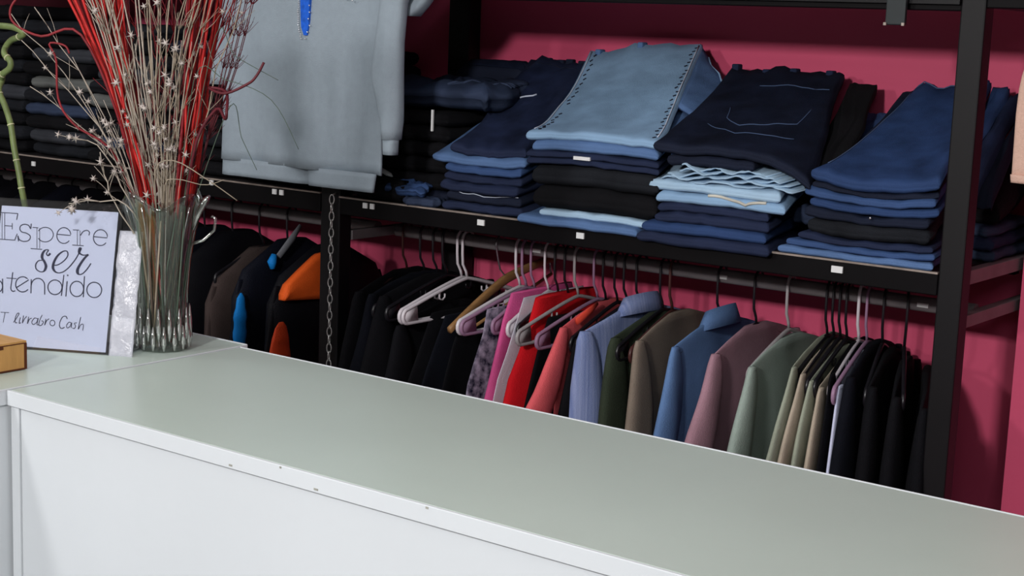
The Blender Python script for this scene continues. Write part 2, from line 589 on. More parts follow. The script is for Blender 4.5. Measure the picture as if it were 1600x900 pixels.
# stack A : navy pile left
A, az, ar = stack('navy pile left of laced jeans', 'jeans in the left navy pile', (-2.135, -1.925), (-2.15, -1.95), (2.598, 2.97), Z0,
                  [('navy', .021, .034, 0, 0, .004, 1), ('ink', .021, .034, .012, .004, .0, 1), ('navy', .022, .036, .0, -.004, -.004, 1),
                   ('navy', .020, .034, .006, .004, .002, 1), ('blue', .018, .03, .006, .006, -.004, 1), ('mid', .021, .032, -.03, .012, -.002, 1)], total_rear=1.445, bow=-.006)
child_of(A[1][0], A[1][1].line([(.05, .02), (.5, .01), (.95, .02)], .0009), 'seam', M_pale_thread)
s = Slab((-2.115, -1.915), (-2.20, -2.02), (2.605, 2.985), az, ar, .022, .06, p=1.2, rear=.02, bow=(-.006, -.006), seed=3.1, wr=.008, wob=.01)
o = tag(s.mesh(MB()).build('folded_jeans', J['navy']), 'dark navy jeans sloping up to the wall on top of left navy pile', 'jeans', 'jeans in the left navy pile')
child_of(o, s.line([(.30, .50), (.52, .60)], .0022), 'zip', M_pale_thread)
for u in (.3, .52, .66, .85):
    p = s.top(u, .985)
    child_of(o, MB().box(p.x - .010, p.x + .010, p.y - .012, p.y + .004, p.z - .01, p.z + .006), 'belt_loop', J['ink'], bevel=.003)
child_of(o, s.line([(.02, .86), (.5, .9), (.98, .86)], .0012), 'waist_seam', J['ink'])

# stack B : studded light jeans
B, bz, br = stack('pile under the laced light jeans', 'jeans in the second pile', (-1.905, -1.60), (-1.99, -1.69), (2.597, 2.97), Z0,
                  [('mid', .018, .022, -.012, -.02, -.014, 1), ('pale', .014, .012, .03, -.01, .004, 1), ('black', .046, .05, .015, .01, .002, 1),
                   ('charcoal', .045, .05, .005, .012, .006, 1), ('navy', .026, .032, .0, .014, .0, 2), ('mid', .022, .028, .01, .01, -.002, 1)], total_rear=1.475, bow=.006, zfront=-.006)
p = B[4][1].top(.42, .0)
child_of(B[4][0], MB().box(p.x - .018, p.x + .022, 2.592, 2.596, p.z - .0, p.z + .007), 'sewn_label', M_label, smooth=False)
child_of(B[0][0], MB().box(-1.775, -1.757, 2.5875, 2.5905, Z0 - .002, Z0 + .01), 'hanging_label', M_pale_thread, smooth=False)
s = Slab((-1.912, -1.592), (-2.03, -1.735), (2.596, 2.99), bz, br + .018, .020, .045, p=1.2, pl=1.9, tilt=.016, rear=.012, bow=(.006, .006), seed=8.8, wr=.004, wob=.003)
studded = tag(s.mesh(MB()).build('folded_jeans', J['light']), 'light blue jeans with dark laced side seams sloping up to the wall', 'jeans', 'jeans in the second pile')
lace = MB()
for uu, rng in ((.085, 22), (.945, 26)):
    for i in range(rng):
        v = .03 + .93 * i / rng
        if uu < .5 and 7 < i < 10:
            continue
        q = s.top(uu + .012 * sin(i * 2.1), v) + Vector((0, -.0004, .001))
        a = R(20 + 30 * sin(i * 1.7))
        dx, dy = .005 * cos(a), .005 * sin(a)
        q2 = s.top(uu + .02 + .012 * sin(i * 2.1), v + .012) + Vector((0, -.0004, .001))
        lace.tube([q, q2], .0014, 5)
child_of(studded, lace, 'side_lace', M_dark_lace)['kind'] = 'stuff'
for uu in (.975, .045):
    child_of(studded, s.line([(uu, .05), (uu, .5), (uu, .96)], .0014), 'side_seam', M_pale_thread)
for u in (.12, .5):
    p = s.top(u, .985)
    child_of(studded, MB().box(p.x - .007, p.x + .007, p.y - .018, p.y + .006, p.z - .012, p.z + .005), 'belt_loop', J['mid'], bevel=.003)
# opened waistband, a crescent flap hanging off the right rim
mb = MB()
rs = []
for i in range(15):
    t = i / 14
    v = lerp(.42, .985, t)
    a = s.top(.985, v)
    bulge = .085 * sin(pi * (0.12 + .8 * t)) ** .8 * (1.0 if t < .9 else .7)
    ring = []
    for k in range(8):
        q = k / 7
        ring.append(Vector((a.x + bulge * q, a.y + .004, a.z - .004 - .055 * q * sin(pi * (.1 + .75 * t)))))
    for k in range(7, -1, -1):
        q = k / 7
        ring.append(Vector((a.x + bulge * q, a.y + .008, a.z - .011 - .055 * q * sin(pi * (.1 + .75 * t)))))
    rs.append(ring)
mb.rings(rs)
child_of(studded, mb, 'waistband', J['mid'])
mb = MB()
mb.tube([r[7] + Vector((0, -.001, .001)) for r in rs], .002, 6)
child_of(studded, mb, 'waistband_hem', J['light'])

# stack C
C, cz_, cr = stack('third pile under dark pocket jeans', 'jeans in the third pile', (-1.605, -1.345), (-1.66, -1.42), (2.597, 2.97), Z0 - .0,
                   [('navy', .022, .028, -.012, .014, -.020, 1), ('royal', .020, .028, -.006, .01, -.016, 1), ('navy', .020, .028, .01, .004, -.006, 1),
                    ('navy', .017, .028, .014, .0, .002, 1), ('light', .020, .028, .02, .035, -.002, 1), ('pale', .022, .028, -.008, .02, .002, 1)], total_rear=1.385, bow=.004, zfront=-.012)
child_of(C[4][0], C[4][1].line([(.4, .015), (.7, .0), (.85, .01)], .003), 'worn_fold', mat('cream_lining', (200, 196, 184), bump=0))
# rumpled frayed denim: wavy leaves pressed together
fr = MB()
for i in range(5):
    zz = cz_ + i * .0062
    rs = []
    n = 46
    for j in range(n + 1):
        u = j / n
        x = lerp(-1.585 + .012 * i, -1.30 - .014 * i, u)
        amp = .0055 * (1 - u * .6)
        z = zz + .004 + amp * sin(u * 17 + i * 1.9) + .004 * nz(u * 14, i * 3.3, .2)
        y = 2.603 + .006 * sin(u * 11 + i * 2.7) + .004 * nz(u * 20, i, 4)
        z = max(z, cz_ + .001)
        rs.append([Vector((x, y, z)), Vector((x, y - .0025, z + .0016)), Vector((x, y, z + .0036)), Vector((x, y + .28, z + .026 + .002 * i)), Vector((x, y + .28, z + .020 + .002 * i))])
    fr.rings(rs)
o = tag(fr.build('crumpled_jeans', J['pale']), 'pale frayed jeans crumpled between folds in the third pile', 'jeans', 'jeans in the third pile')
cz_ += .036
cr += .034
s = Slab((-1.575, -1.385), (-1.64, -1.42), (2.60, 2.95), cz_ - .004, cr - .02, .024, .03, lobes=1, seed=21, wr=.004)
o = tag(s.mesh(MB()).build('folded_jeans', J['ink']), 'ink blue folded jeans with blue upper fold just above crumpled ones', 'jeans', 'jeans in the third pile')
child_of(o, s.line([(.03, .03), (.5, .04), (.93, .05), (.985, .06)], .0045, lift=-.001), 'fold_edge', J['blue'])
s = Slab((-1.60, -1.262), (-1.66, -1.40), (2.588, 2.99), cz_ + .020, 1.455, .022, .045, p=1.3, rear=.018, seed=14.2, wr=.006, wob=.006, droop=(0, -.05))
big = tag(s.mesh(MB()).build('folded_jeans', J['ink']), 'very dark blue jeans with stitched back pocket sloping to the wall', 'jeans', 'jeans in the third pile')
st = s.line([(.26, .52), (.30, .40), (.44, .30), (.62, .34), (.80, .42), (.86, .60)], .0011)
st = s.line([(.23, .30), (.45, .20), (.65, .22), (.82, .27)], .0009, mb=st)
st = s.line([(.38, .78), (.6, .78), (.95, .80)], .0011, mb=st)
child_of(big, st, 'pocket_stitching', M_thread)['kind'] = 'stuff'
for i, (u, hh) in enumerate(((.07, .016), (.36, .018), (.6, .016), (.9, .014))):
    p = s.top(u, .985)
    child_of(big, MB().box(p.x - .008, p.x + .008, p.y - .016, p.y + .006, p.z - .012, p.z + hh * .4), 'belt_loop', J['navy'], bevel=.003)
s = Slab((-1.30, -1.235), (-1.40, -1.325), (2.64, 3.0), cz_ - .03, cr + .028, .02, .03, p=1.2, seed=31, wr=.006, wob=.012)
tag(s.mesh(MB()).build('folded_jeans', J['black']), 'black trousers falling off the right side of the third pile', 'trousers', 'jeans in the third pile')
# bulges behind between the third and fourth pile
s = Slab((-1.345, -1.235), (-1.385, -1.255), (2.70, 3.0), 1.20, 1.33, .03, .05, p=1.1, seed=37, wr=.016, wob=.02)
tag(s.mesh(MB()).build('crumpled_jeans', J['slate']), 'slate blue crumpled jeans squeezed between third and fourth pile', 'jeans')
s = Slab((-1.335, -1.245), (-1.365, -1.26), (2.76, 3.0), 1.26, 1.385, .02, .035, p=1.0, seed=41, wr=.014, wob=.02)
tag(s.mesh(MB()).build('crumpled_jeans', J['blue']), 'faded blue rumpled jeans leg stuffed behind the fourth pile', 'jeans')

# stack D
D_, dz, dr_ = stack('the pile beside the right post', 'jeans in the fourth pile', (-1.30, -1.022), (-1.235, -1.10), (2.598, 2.95), Z0,
                    [('mid', .015, .022, -.02, .0, -.004, 1), ('blue', .013, .02, -.005, .0, 0, 1), ('navy', .014, .022, .012, -.004, .004, 1), ('charcoal', .030, .034, .03, -.014, .004, 1),
                     ('ink', .020, .03, .03, -.012, .003, 1), ('royal', .018, .026, .036, .0, .0, 1), ('blue', .017, .026, .028, .0, -.002, 1),
                     ('ink', .012, .02, .036, .0, .003, 1)], total_rear=1.445, bow=-.014)
child_of(D_[5][0], MB().tube([D_[5][1].top(.5, .0) + Vector((0, -.002, -.012)), D_[5][1].top(.51, 0) + Vector((0, -.003, -.009))], .0025, 6), 'rivet', M_chrome)
s = Slab((-1.262, -1.018), (-1.235, -1.085), (2.592, 2.985), dz, dr_ + .002, .026, .045, p=1.05, pl=1.4, rear=.012, tilt=.008, bow=(-.014, -.014), seed=17.7, wr=.005, wob=.006)
o = tag(s.mesh(MB()).build('folded_jeans', J['royal']), 'strong blue jeans sloping to the wall on the pile beside the right post', 'jeans', 'jeans in the fourth pile')
child_of(o, s.line([(.02, .955), (.5, .95), (.98, .955)], .0015), 'waist_seam', M_thread)
child_of(o, s.line([(.05, .1), (.04, .5), (.04, .93)], .0012), 'side_seam', M_thread)
o = tag(Slab((-1.262, -1.20), (-1.265, -1.21), (2.72, 2.98), dz + .02, dr_ + .0, .018, .02, p=1.1, seed=51).mesh(MB()).build('folded_jeans', J['ink']),
        'ink blue jeans peeking out left under the strong blue jeans', 'jeans', 'jeans in the fourth pile')

# stack F behind the right post
F_, fz, fr_ = stack('the far pile behind the right post', 'jeans behind the right post', (-1.075, -.988), (-1.082, -.99), (2.80, 3.0), Z0,
                    [('slate', .02, .026, 0, 0, 0, 1), ('navy', .024, .026, .004, 0, -.01, 1), ('slate', .02, .022, .01, -.01, 0, 1)])
for i, (x0, x1, c) in enumerate(((-1.085, -1.05, 'royal'), (-1.052, -1.018, 'navy'), (-1.02, -.987, 'ink'))):
    s = Slab((x0, x1), (x0 - .006, x1 - .006), (2.77, 3.0), 1.275 - .012 * i, 1.44 - .012 * i, .03, .05, p=.8, seed=60 + i, wr=.008, wob=.006)
    o = tag(s.mesh(MB()).build('draped_jeans', J[c]), '%s draped jeans leg behind the right post, %s of three' % (COLN[c], ('left', 'middle', 'right')[i]), 'jeans', 'jeans behind the right post')
# black support pile under the draped legs
tag(Slab((-1.08, -.99), (-1.08, -.99), (2.82, 3.0), fz, fr_, .03, .16, p=1, seed=71).mesh(MB()).build('folded_trousers', J['black']),
    'black folded trousers under the draped legs behind the right post', 'trousers', 'jeans behind the right post')

# stack E far left of right bay
E_, ez, er = stack('the black pile beside the sweatshirt', 'black trousers beside the sweatshirt', (-2.375, -2.165), (-2.375, -2.18), (2.655, 2.97), Z0,
                   [('ink', .03, .03, 0, 0, 0, 1), ('black', .036, .036, .004, .004, 0, 1), ('black', .036, .036, 0, 0, .004, 1), ('black', .034, .036, .006, -.006, 0, 1),
                    ('black', .036, .036, .0, .0, 0, 1), ('black', .03, .034, .01, .0, 0, 1)], noun='folded_trousers', cat='trousers', word='folded trousers')
child_of(E_[4][0], MB().box(-2.2115, -2.2065, 2.648, 2.652, 1.325, 1.372), 'swing_tag', M_label, smooth=False)
s = Slab((-2.41, -2.06), (-2.41, -2.11), (2.68, 2.92), ez + .004, er + .01, .058, .055, p=1, seed=81, wr=.018, wob=.03)
o = tag(s.mesh(MB()).build('knitted_jumper', J['slate']), 'slate blue marled jumper crumpled on the black pile', 'jumper')
mb = MB()
for i in range(6):
    mb = s.line([(.55 + i * .03, .08), (.78 + i * .02, .3), (.97, .45 + .07 * i)], .0035, lift=0.0, mb=mb)
child_of(o, mb, 'knit_fold', J['slate'])['kind'] = 'stuff'
s = Slab((-2.375, -2.165), (-2.375, -2.17), (2.925, 3.0), er + 1.163 * 0 - .0, er + .01, .11, .11, p=1, seed=85, wr=.004, wob=.006)
tag(s.mesh(MB()).build('folded_jeans', J['ink']), 'ink blue jeans block standing by the rear left post', 'jeans')
s = Slab((-2.30, -2.19), (-2.29, -2.2), (2.596, 2.65), Z0 + .02, Z0 + .03, .018, .02, seed=91, wr=.008, wob=.012)
tag(Slab((-2.24, -2.155), (-2.24, -2.16), (2.592, 2.65), Z0, Z0, .019, .02, seed=92, wr=.004, wob=.008).mesh(MB()).build('folded_jeans', J['slate']),
    'greyish jeans end at shelf edge left of navy pile', 'jeans')
tag(s.mesh(MB()).build('jeans_leg', J['blue']), 'blue jeans leg lying over the greyish jeans end beside sweatshirt hem', 'jeans')
mb = MB().tube([(-2.335, 2.60, 1.245), (-2.32, 2.598, 1.238), (-2.285, 2.596, 1.226), (-2.275, 2.596, 1.222)], [.004, .009, .010, .003], 8, flat=.4)
tag(mb.build('swing_tag', mat('silver_card', (150, 158, 158), rough=.4, bump=0)), 'silvery swing tag poking out beside the sweatshirt hem', 'tag')
tag(Slab((-2.40, -2.245), (-2.40, -2.25), (2.60, 2.652), Z0, Z0, .05, .05, seed=94, wr=.004).mesh(MB()).build('folded_trousers', J['black']),
    'black folded trousers at shelf front beside the left post', 'trousers')

# left bay shelf: dark jumpers in piles
GR = 'dark jumpers on the left shelf'
cols = [['black', 'charcoal', 'black', 'black', 'charcoal', 'black', 'charcoal', 'charcoal', 'black', 'black', 'black'],
        ['black', 'charcoal', 'black', 'charcoal', 'grey', 'black', 'charcoal', 'black', 'charcoal', 'black', 'black'],
        ['charcoal', 'grey', 'black', 'slate', 'charcoal', 'silver', 'black', 'grey', 'black', 'charcoal'],
        ['black', 'slate', 'charcoal', 'black', 'silver', 'charcoal', 'grey', 'charcoal', 'black', 'charcoal'],
        ['black', 'black', 'charcoal', 'black', 'charcoal', 'black', 'charcoal', 'black', 'ink'],
        ['black', 'charcoal', 'black', 'black', 'charcoal', 'black', 'ink', 'charcoal', 'black']]
WH = ['far left pile cut by picture edge', 'pile behind the bamboo', 'pile behind the left red twigs', 'pile behind the silver twigs', 'pile behind the right red twigs', 'pile left of the grey sweatshirt']
for i in range(6):
    x0 = -4.18 + i * .282
    lay = []
    for k, c in enumerate(cols[i]):
        lay.append((c, .034 + .005 * random.random(), .036, random.uniform(-.012, .012), random.uniform(-.012, .012), random.uniform(-.008, .02), 1))
    stack(WH[i], GR, (x0, x0 + .262), (x0 + .004, x0 + .258), (2.61, 2.97), Z0 + .004, lay, noun='folded_jumper', cat='jumper', word='folded jumper', wob=.012)


# ------------------------------------------------------------------ hangers
def L3(u, w_, z):       # local frame of a hanger: u towards the shop, w along the rod
    return Vector((w_, -u, z))


def hanger(hx, deg, mtl, kind, label, group, half=.2, drop=.055, thick=.0042, tilt=0.0, neck=-.085, dz=0.0):
    r = empty('clothes_hanger', (hx, RY, RZ + dz), R(deg), label, 'hanger', group)
    T = Matrix.Rotation(tilt, 4, 'X')

    def put(mb, name, m):
        mb.v = [tuple(T @ Vector(p)) for p in mb.v]
        return mb.build(name, m, r, local=True)
    hk = []
    for i in range(13):
        a = R(-35 + 215 * i / 12)
        hk.append(L3(-.0195 * cos(a) * 1, 0, .0195 * sin(a) + .0015) if True else None)
    hk += [L3(.0185, 0, -.03), L3(.016, 0, -.055), L3(.004, 0, neck + .012), L3(0, 0, neck)]
    wire = .0032 if kind == 'plastic' else .0020
    hm = mtl if kind == 'plastic' else M_chrome
    if kind == 'dark':
        hm, wire = mtl, .0028
    put(MB().tube(hk, wire, 8), 'hook', hm)
    if kind in ('plastic', 'dark'):
        arm = [L3(0, 0, neck)]
        for sgn in (1,):
            arm = []
        top = []
        for i in range(-12, 13):
            t = i / 12
            top.append(L3(t * half, 0, neck - drop * abs(t) ** 1.15 - .004 * (1 - abs(t))))
        endr = .016
        right = []
        for i in range(1, 8):
            a = R(90 - 180 * i / 7)
            right.append(L3(half + endr * cos(a) * .9, 0, neck - drop - endr + endr * sin(a)))
        botm = [L3(half * t, 0, neck - drop - 2 * endr) for t in (.7, .35, 0, -.35, -.7)]
        left = []
        for i in range(1, 8):
            a = R(-90 - 180 * i / 7)
            left.append(L3(-half + endr * cos(a) * .9, 0, neck - drop - endr + endr * sin(a)))
        put(MB().tube(top + right + botm + left[:-1], thick, 8, closed=True), 'shoulder_frame', mtl)
        for sg in (1, -1):
            pad = MB()
            pr = []
            for k in range(10):
                a = R(80 - 180 * k / 9)
                pr.append(L3(sg * (half + endr * .85 * cos(a)), 0, neck - drop - endr + endr * .95 * sin(a)))
            pr += [L3(sg * (half - .035), 0, neck - drop - endr * 1.9), L3(sg * (half - .03), 0, neck - drop + .004)]
            a_ = [p + Vector((.0018, 0, 0)) for p in pr]
            b_ = [p - Vector((.0018, 0, 0)) for p in pr]
            pad.rings([b_, a_])
            put(pad, 'end_pad', mtl)
        for sg in (1, -1):
            nt_ = MB()
            q = half * .42
            zz = neck - drop * .42 ** 1.15
            nt_.tube([L3(sg * (q + .012), 0, zz - .004), L3(sg * (q + .010), 0, zz - .022), L3(sg * q, 0, zz - .026), L3(sg * (q - .008), 0, zz - .02), L3(sg * (q - .008), 0, zz - .012)], .0022, 6)
            put(nt_, 'strap_hook', mtl)
    elif kind == 'wood':
        rs = []
        for i in range(-12, 13):
            t = i / 12
            z = neck - drop * abs(t) ** 1.4
            h = .011 - .003 * abs(t)
            rs.append([L3(t * half, .006 * a_, z + h * b_) for a_, b_ in ((-1, -.6), (-1, .6), (-.5, 1), (.5, 1), (1, .6), (1, -.6), (.5, -1), (-.5, -1))])
        put(MB().rings(rs), 'shoulder_bar', mtl)
        put(MB().tube([L3(-half * .8, 0, neck - drop - .03), L3(half * .8, 0, neck - drop - .03)], .004, 8), 'trouser_bar', mtl)
        for sg in (1, -1):
            put(MB().tube([L3(sg * half * .8, 0, neck - drop - .03), L3(sg * half * .8, 0, neck - drop * .7)], .003, 6), 'bar_holder', M_chrome)
    return r


WP = 'white plastic hangers on the right rod'
BP = 'black hangers on the right rod'
HG = [
    (-2.305, -2, M_black_plastic, 'dark', 'black hanger nearest to the left post on the right rod', BP),
    (-2.277, 1.1, M_black_plastic, 'plastic', 'black plastic hanger just left of the first white pair', BP),
    (-2.232, -.7, M_white_plastic, 'plastic', 'white plastic hanger, left one of the leftmost pair on the rod', WP),
    (-2.216, -2.0, M_white_plastic, 'plastic', 'white plastic hanger, right one of the leftmost pair on the rod', WP),
    (-2.063, -1.3, M_white_plastic, 'plastic', 'white hanger with broad end above the floral dress', WP),
    (-2.045, -3.5, M_lilac_plastic, 'plastic', 'lilac hanger right behind the white one over floral dress', 'tinted hangers'),
    (-2.022, 1.0, M_lilac_plastic, 'dark', 'thin lilac hanger beside the pink top', 'tinted hangers'),
    (-1.984, 2.2, M_white_plastic, 'dark', 'slim white hanger above the pink top', WP),
    (-1.957, 2.2, M_black_plastic, 'dark', 'black hanger carrying the red top', BP),
    (-1.930, 0, M_black_plastic, 'dark', 'black hanger between red top and black top', BP),
    (-1.903, -1.2, M_grey_plastic, 'plastic', 'pale grey hanger with rounded end over the black top', WP),
    (-1.852, -1.4, M_lilac_plastic, 'dark', 'slim pinkish hanger left of the coral top', 'tinted hangers'),
    (-1.830, 4.1, M_black_plastic, 'dark', 'black hanger holding the coral top', BP),
    (-1.80, 3, M_black_plastic, 'dark', 'black hanger between coral top and striped shirt', BP),
    (-1.775, 0, M_black_plastic, 'dark', 'second black hanger between coral top and striped shirt', BP),
    (-1.742, -5, M_black_plastic, 'dark', 'black hanger inside the pale striped shirt', BP),
    (-1.685, 2.9, M_black_plastic, 'dark', 'black hanger inside the olive green shirt', BP),
    (-1.662, 5.5, M_brown_plastic, 'plastic', 'brown hanger inside the taupe shirt', 'tinted hangers'),
    (-1.547, 1.3, M_black_plastic, 'dark', 'black hanger inside the mid blue shirt', BP),
    (-1.463, 3, M_black_plastic, 'dark', 'black hanger inside the dusty rose shirt', BP),
    (-1.390, 3.9, M_grey_plastic, 'plastic', 'pale hanger carrying the grey green shirt', WP),
    (-1.306, 7.0, M_black_plastic, 'dark', 'first black hanger of the tight bunch near the right post', BP),
    (-1.292, 7.1, M_black_plastic, 'dark', 'second black hanger of the tight bunch near the right post', BP),
    (-1.278, 7.5, M_black_plastic, 'dark', 'third black hanger of the tight bunch near the right post', BP),
    (-1.264, 8.0, M_black_plastic, 'dark', 'fourth black hanger of the tight bunch near the right post', BP),
    (-1.239, 9.5, M_white_plastic, 'plastic', 'white hanger in front of the bunch near the right post', WP),
    (-1.222, 9.4, M_lilac_plastic, 'dark', 'pale lilac hanger just right of the last white hanger', 'tinted hangers'),
    (-1.190, 16, M_black_plastic, 'dark', 'black hanger carrying the black jacket by the right post', BP),
    (-1.145, 24, M_black_plastic, 'dark', 'black hanger nearest to the right post', BP),
]
for a in HG:
    hanger(*a, half=.2 if ('white' in a[4] and 'bunch' not in a[4] and 'pink' not in a[4]) or 'rounded' in a[4] or 'pinkish' in a[4] or a[0] < -2.2 else (.14 if -2.03 < a[0] < -1.92 else .172))
hanger(-2.12, 2, M_wood, 'wood', 'tilted wooden suit hanger between white hangers', 'wooden hangers', half=.225, drop=.03, tilt=R(16), neck=-.085)


# ------------------------------------------------------------------ garments on hangers
def se(t, e):
    c = cos(t)
    return math.copysign(abs(c) ** e, c)


def loft(rows, zs, w_, rip, seed, k=26.0, n=36, quilt=0.0, qh=.05, ex=.75):
    """rows: (depth below pivot, u centre, half width, half thickness)"""
    mb = MB()
    rs = []
    for z in zs:
        uc, hw, ht = interp(rows, z)
        ring = []
        for i in range(n):
            t = 2 * pi * i / n
            u = uc + hw * se(t, ex)
            q = 1.0
            if quilt:
                q = .45 + .9 * abs(sin(pi * z / qh)) ** .5
            y = (ht * q) * math.copysign(abs(sin(t)) ** .9, sin(t))
            fall = min(1.0, z / .35) if z > 0 else 0
            y += rip * fall * (sin(u * k + seed * 2.1) + .6 * sin(u * k * 1.9 + seed + z * 3)) \
                + rip * .5 * nz(u * 18, z * 7, seed)
            ring.append(L3(u, y + w_, -z))
        rs.append(ring)
    return mb.rings(rs)


def frange(a, b, n):
    return [lerp(a, b, i / n) for i in range(n + 1)]


SHIRT = [(.088, 0, .05, .007), (.095, 0, .082, .007), (.105, 0, .124, .006), (.115, 0, .164, .006), (.126, 0, .196, .006),
         (.16, 0, .200, .009), (.24, 0, .196, .013), (.34, 0, .195, .015), (.60, 0, .205, .019)]
TEE = SHIRT
TANK = [(.098, 0, .12, .008), (.12, 0, .140, .009), (.17, 0, .152, .010), (.22, 0, .178, .012), (.28, 0, .208, .013), (.6, 0, .30, .018)]


def garment(name, hx, deg, m, label, cat, group, rows=SHIRT, sleeve='long', rip=.006, seed=0, bottom=.60, thin=1.0, off=0.0,
            collar=False, quilt=0.0, sw=1.0, flare=1.0, drop=0.0, scale=1.0, parts=()):
    r = empty(name, (hx, RY, RZ - drop), R(deg), label, cat, group)
    rows = [(z, c, a * scale, t * thin) for z, c, a, t in rows]
    zs = [rows[0][0] + (rows[min(6, len(rows) - 1)][0] - rows[0][0]) * i / 9 for i in range(9)] + frange(rows[min(6, len(rows) - 1)][0], bottom, 16)
    loft(rows, zs, off, rip, seed, quilt=quilt).build('body', m, r, local=True)
    if sleeve:
        for sg in (1, -1):
            ln = {'long': .56, 'short': .34, 'mid': .46}[sleeve]
            base = scale * .2
            srows = [(.122, sg * (base - .012), .012, .006 * thin)] + [
                (z, sg * (base + (.006 + .28 * flare * (z - .13)) - h), h, t * thin) for z, h, t in
                ((.14, .022, .009), (.18, .034 * sw, .012), (.26, .047 * sw, .015), (.36, .053 * sw, .016), (.60, .052 * sw, .016))]
            loft(srows, [.122, .128, .14, .155] + frange(.17, ln, 16), off + .005, rip * .7, seed + 5 * sg, k=40, n=20, quilt=quilt, ex=.9).build('sleeve', m, r, local=True)
    if collar:
        mb = MB()
        rs = []
        for i in range(25):
            t = 2 * pi * i / 24
            u, y = .062 * cos(t), .026 * sin(t)
            zc = .086 - .010 * sin(t)
            rs.append([L3(u * .80, y * .55 + off, -zc + .016), L3(u * .90, y * .75 + off, -zc + .020), L3(u * 1.28, y * 1.15 + off, -zc - .020), L3(u * 1.18, y * 1.0 + off, -zc - .022)])
        mb.rings(rs[:-1], closed=True)
        mb.build('collar', m, r, local=True)
    return r


CL = {
    'floral': cloth('floral_navy_cotton', (20, 20, 42), rgb2=(160, 150, 170), nscale=60),
    'pink': cloth('pink_cotton', (205, 84, 140), var=.12),
    'red': cloth('red_cotton', (205, 24, 34), var=.12),
    'whitec': cloth('white_cotton', (208, 205, 218), var=.06),
    'blackc': cloth('black_cotton', (13, 13, 17), var=.2),
    'blackn': cloth('blue_black_cotton', (13, 15, 23), var=.2),
    'coral': cloth('coral_knit', (214, 92, 98), var=.1),
    'stripe': cloth('pale_blue_striped_cotton', (146, 158, 196), nscale=26, stretch=(1, 9, .15), rgb2=(112, 128, 174)),
    'olive': cloth('olive_cotton', (50, 58, 46), var=.14),
    'taupe': cloth('taupe_cotton', (128, 116, 104), var=.1),
    'blue': cloth('mid_blue_chambray', (92, 122, 166), var=.14),
    'rose': cloth('dusty_rose_cotton', (158, 122, 134), var=.1),
    'gg': cloth('grey_green_knit', (146, 160, 152), var=.1),
    'beige': cloth('beige_cotton', (170, 158, 142), var=.14),
    'beigeg': cloth('greenish_beige_cotton', (148, 154, 138), var=.14),
    'wb': cloth('white_blue_cotton', (205, 210, 235), var=.1),
    'grey': cloth('grey_sweat_fabric', (150, 162, 172), nscale=60, var=.03, bscale=900),
    'skin': cloth('beige_pink_knit', (206, 170, 154), var=.05, nscale=200),
    'brown': cloth('brown_grey_wool', (64, 54, 52), var=.2),
    'orange': cloth('orange_shell', (224, 92, 34), var=.12, rough=.6),
    'rust': cloth('rust_red_shell', (196, 66, 34), var=.12, rough=.6),
    'cyan': cloth('bright_blue_lining', (22, 122, 200), var=.15, rough=.55),
    'puffer': cloth('black_puffer_shell', (13, 13, 18), var=.2, rough=.6),
    'pufferb': cloth('midnight_puffer_shell', (15, 17, 27), var=.2, rough=.6),
    'greyt': cloth('grey_strap', (110, 112, 118), var=.1),
}
GT = 'tops on the right rod'
# dark garments left
for i, (x, d, c, lb) in enumerate([(-2.40, 4, 'blackc', 'black coat hanging closest to the left post'), (-2.345, 0, 'blackn', 'blue black jacket, second from the left post'),
                                   (-2.305, -2, 'blackc', 'black jacket on the black hanger left of the white pair'), (-2.262, 1, 'blackc', 'plain black top under the black plastic hanger')]):
    garment('jacket' if i < 3 else 'top', x, d, CL[c], lb, 'jacket' if i < 3 else 'top', 'black clothes left on the right rod', seed=i * 3 + 1, rip=.008, sw=1.1,
            drop=.0 if i < 3 else .06, thin=1.3)
for i, x in enumerate((-2.222, -2.18, -2.13)):
    garment('top', x, 0, CL['blackn' if i == 1 else 'blackc'],
            ('black sleeveless top hanging low under the white hanger pair', 'blue black sleeveless top under the wooden hanger', 'black sleeveless top left of the floral dress')[i],
            'top', 'black clothes left on the right rod', rows=TANK, sleeve=None, drop=.06, seed=20 + i, rip=.006)
hanger(-2.345, 0, M_black_plastic, 'dark', 'black hanger of the blue black jacket near left post', BP, half=.17)
hanger(-2.40, 4, M_brown_plastic, 'dark', 'brown hanger closest to the left post', 'tinted hangers', half=.17)
FLO = [(.12, .0, .15, .006), (.2, 0, .165, .008), (.26, 0, .20, .012), (.6, 0, .27, .018)]
g = garment('dress', -2.036, -2, CL['floral'], 'navy dress with small white flowers left of the pink top', 'dress', GT, rows=FLO, sleeve=None, seed=2, rip=.006)
g = garment('top', -1.998, 2, CL['pink'], 'bright pink sleeveless top beside the red one', 'top', GT, rows=TANK, sleeve=None, seed=4, rip=.007, drop=-.015, thin=1.5)
g = garment('top', -1.968, 2, CL['whitec'], 'white sleeveless top between the pink and red tops', 'top', GT, rows=TANK, sleeve=None, seed=6, rip=.003, thin=.35, drop=-.01)
g = garment('top', -1.938, 2, CL['red'], 'bright red sleeveless top on a black hanger', 'top', GT, rows=TANK, sleeve=None, seed=8, rip=.009, drop=-.012, thin=2.0)
g = garment('top', -1.892, -1, CL['blackc'], 'black sleeveless top between the red and coral tops', 'top', GT, rows=TANK, sleeve=None, seed=10, rip=.008, drop=.025, thin=1.2)
g = garment('top', -1.87, -1, CL['blackn'], 'dark blue black top just left of the coral top', 'top', GT, rows=TANK, sleeve=None, seed=11, rip=.006, drop=.04)
g = garment('jumper', -1.826, 4, CL['coral'], 'coral pink long sleeved jumper', 'jumper', GT, seed=12, rip=.004, flare=2.7)
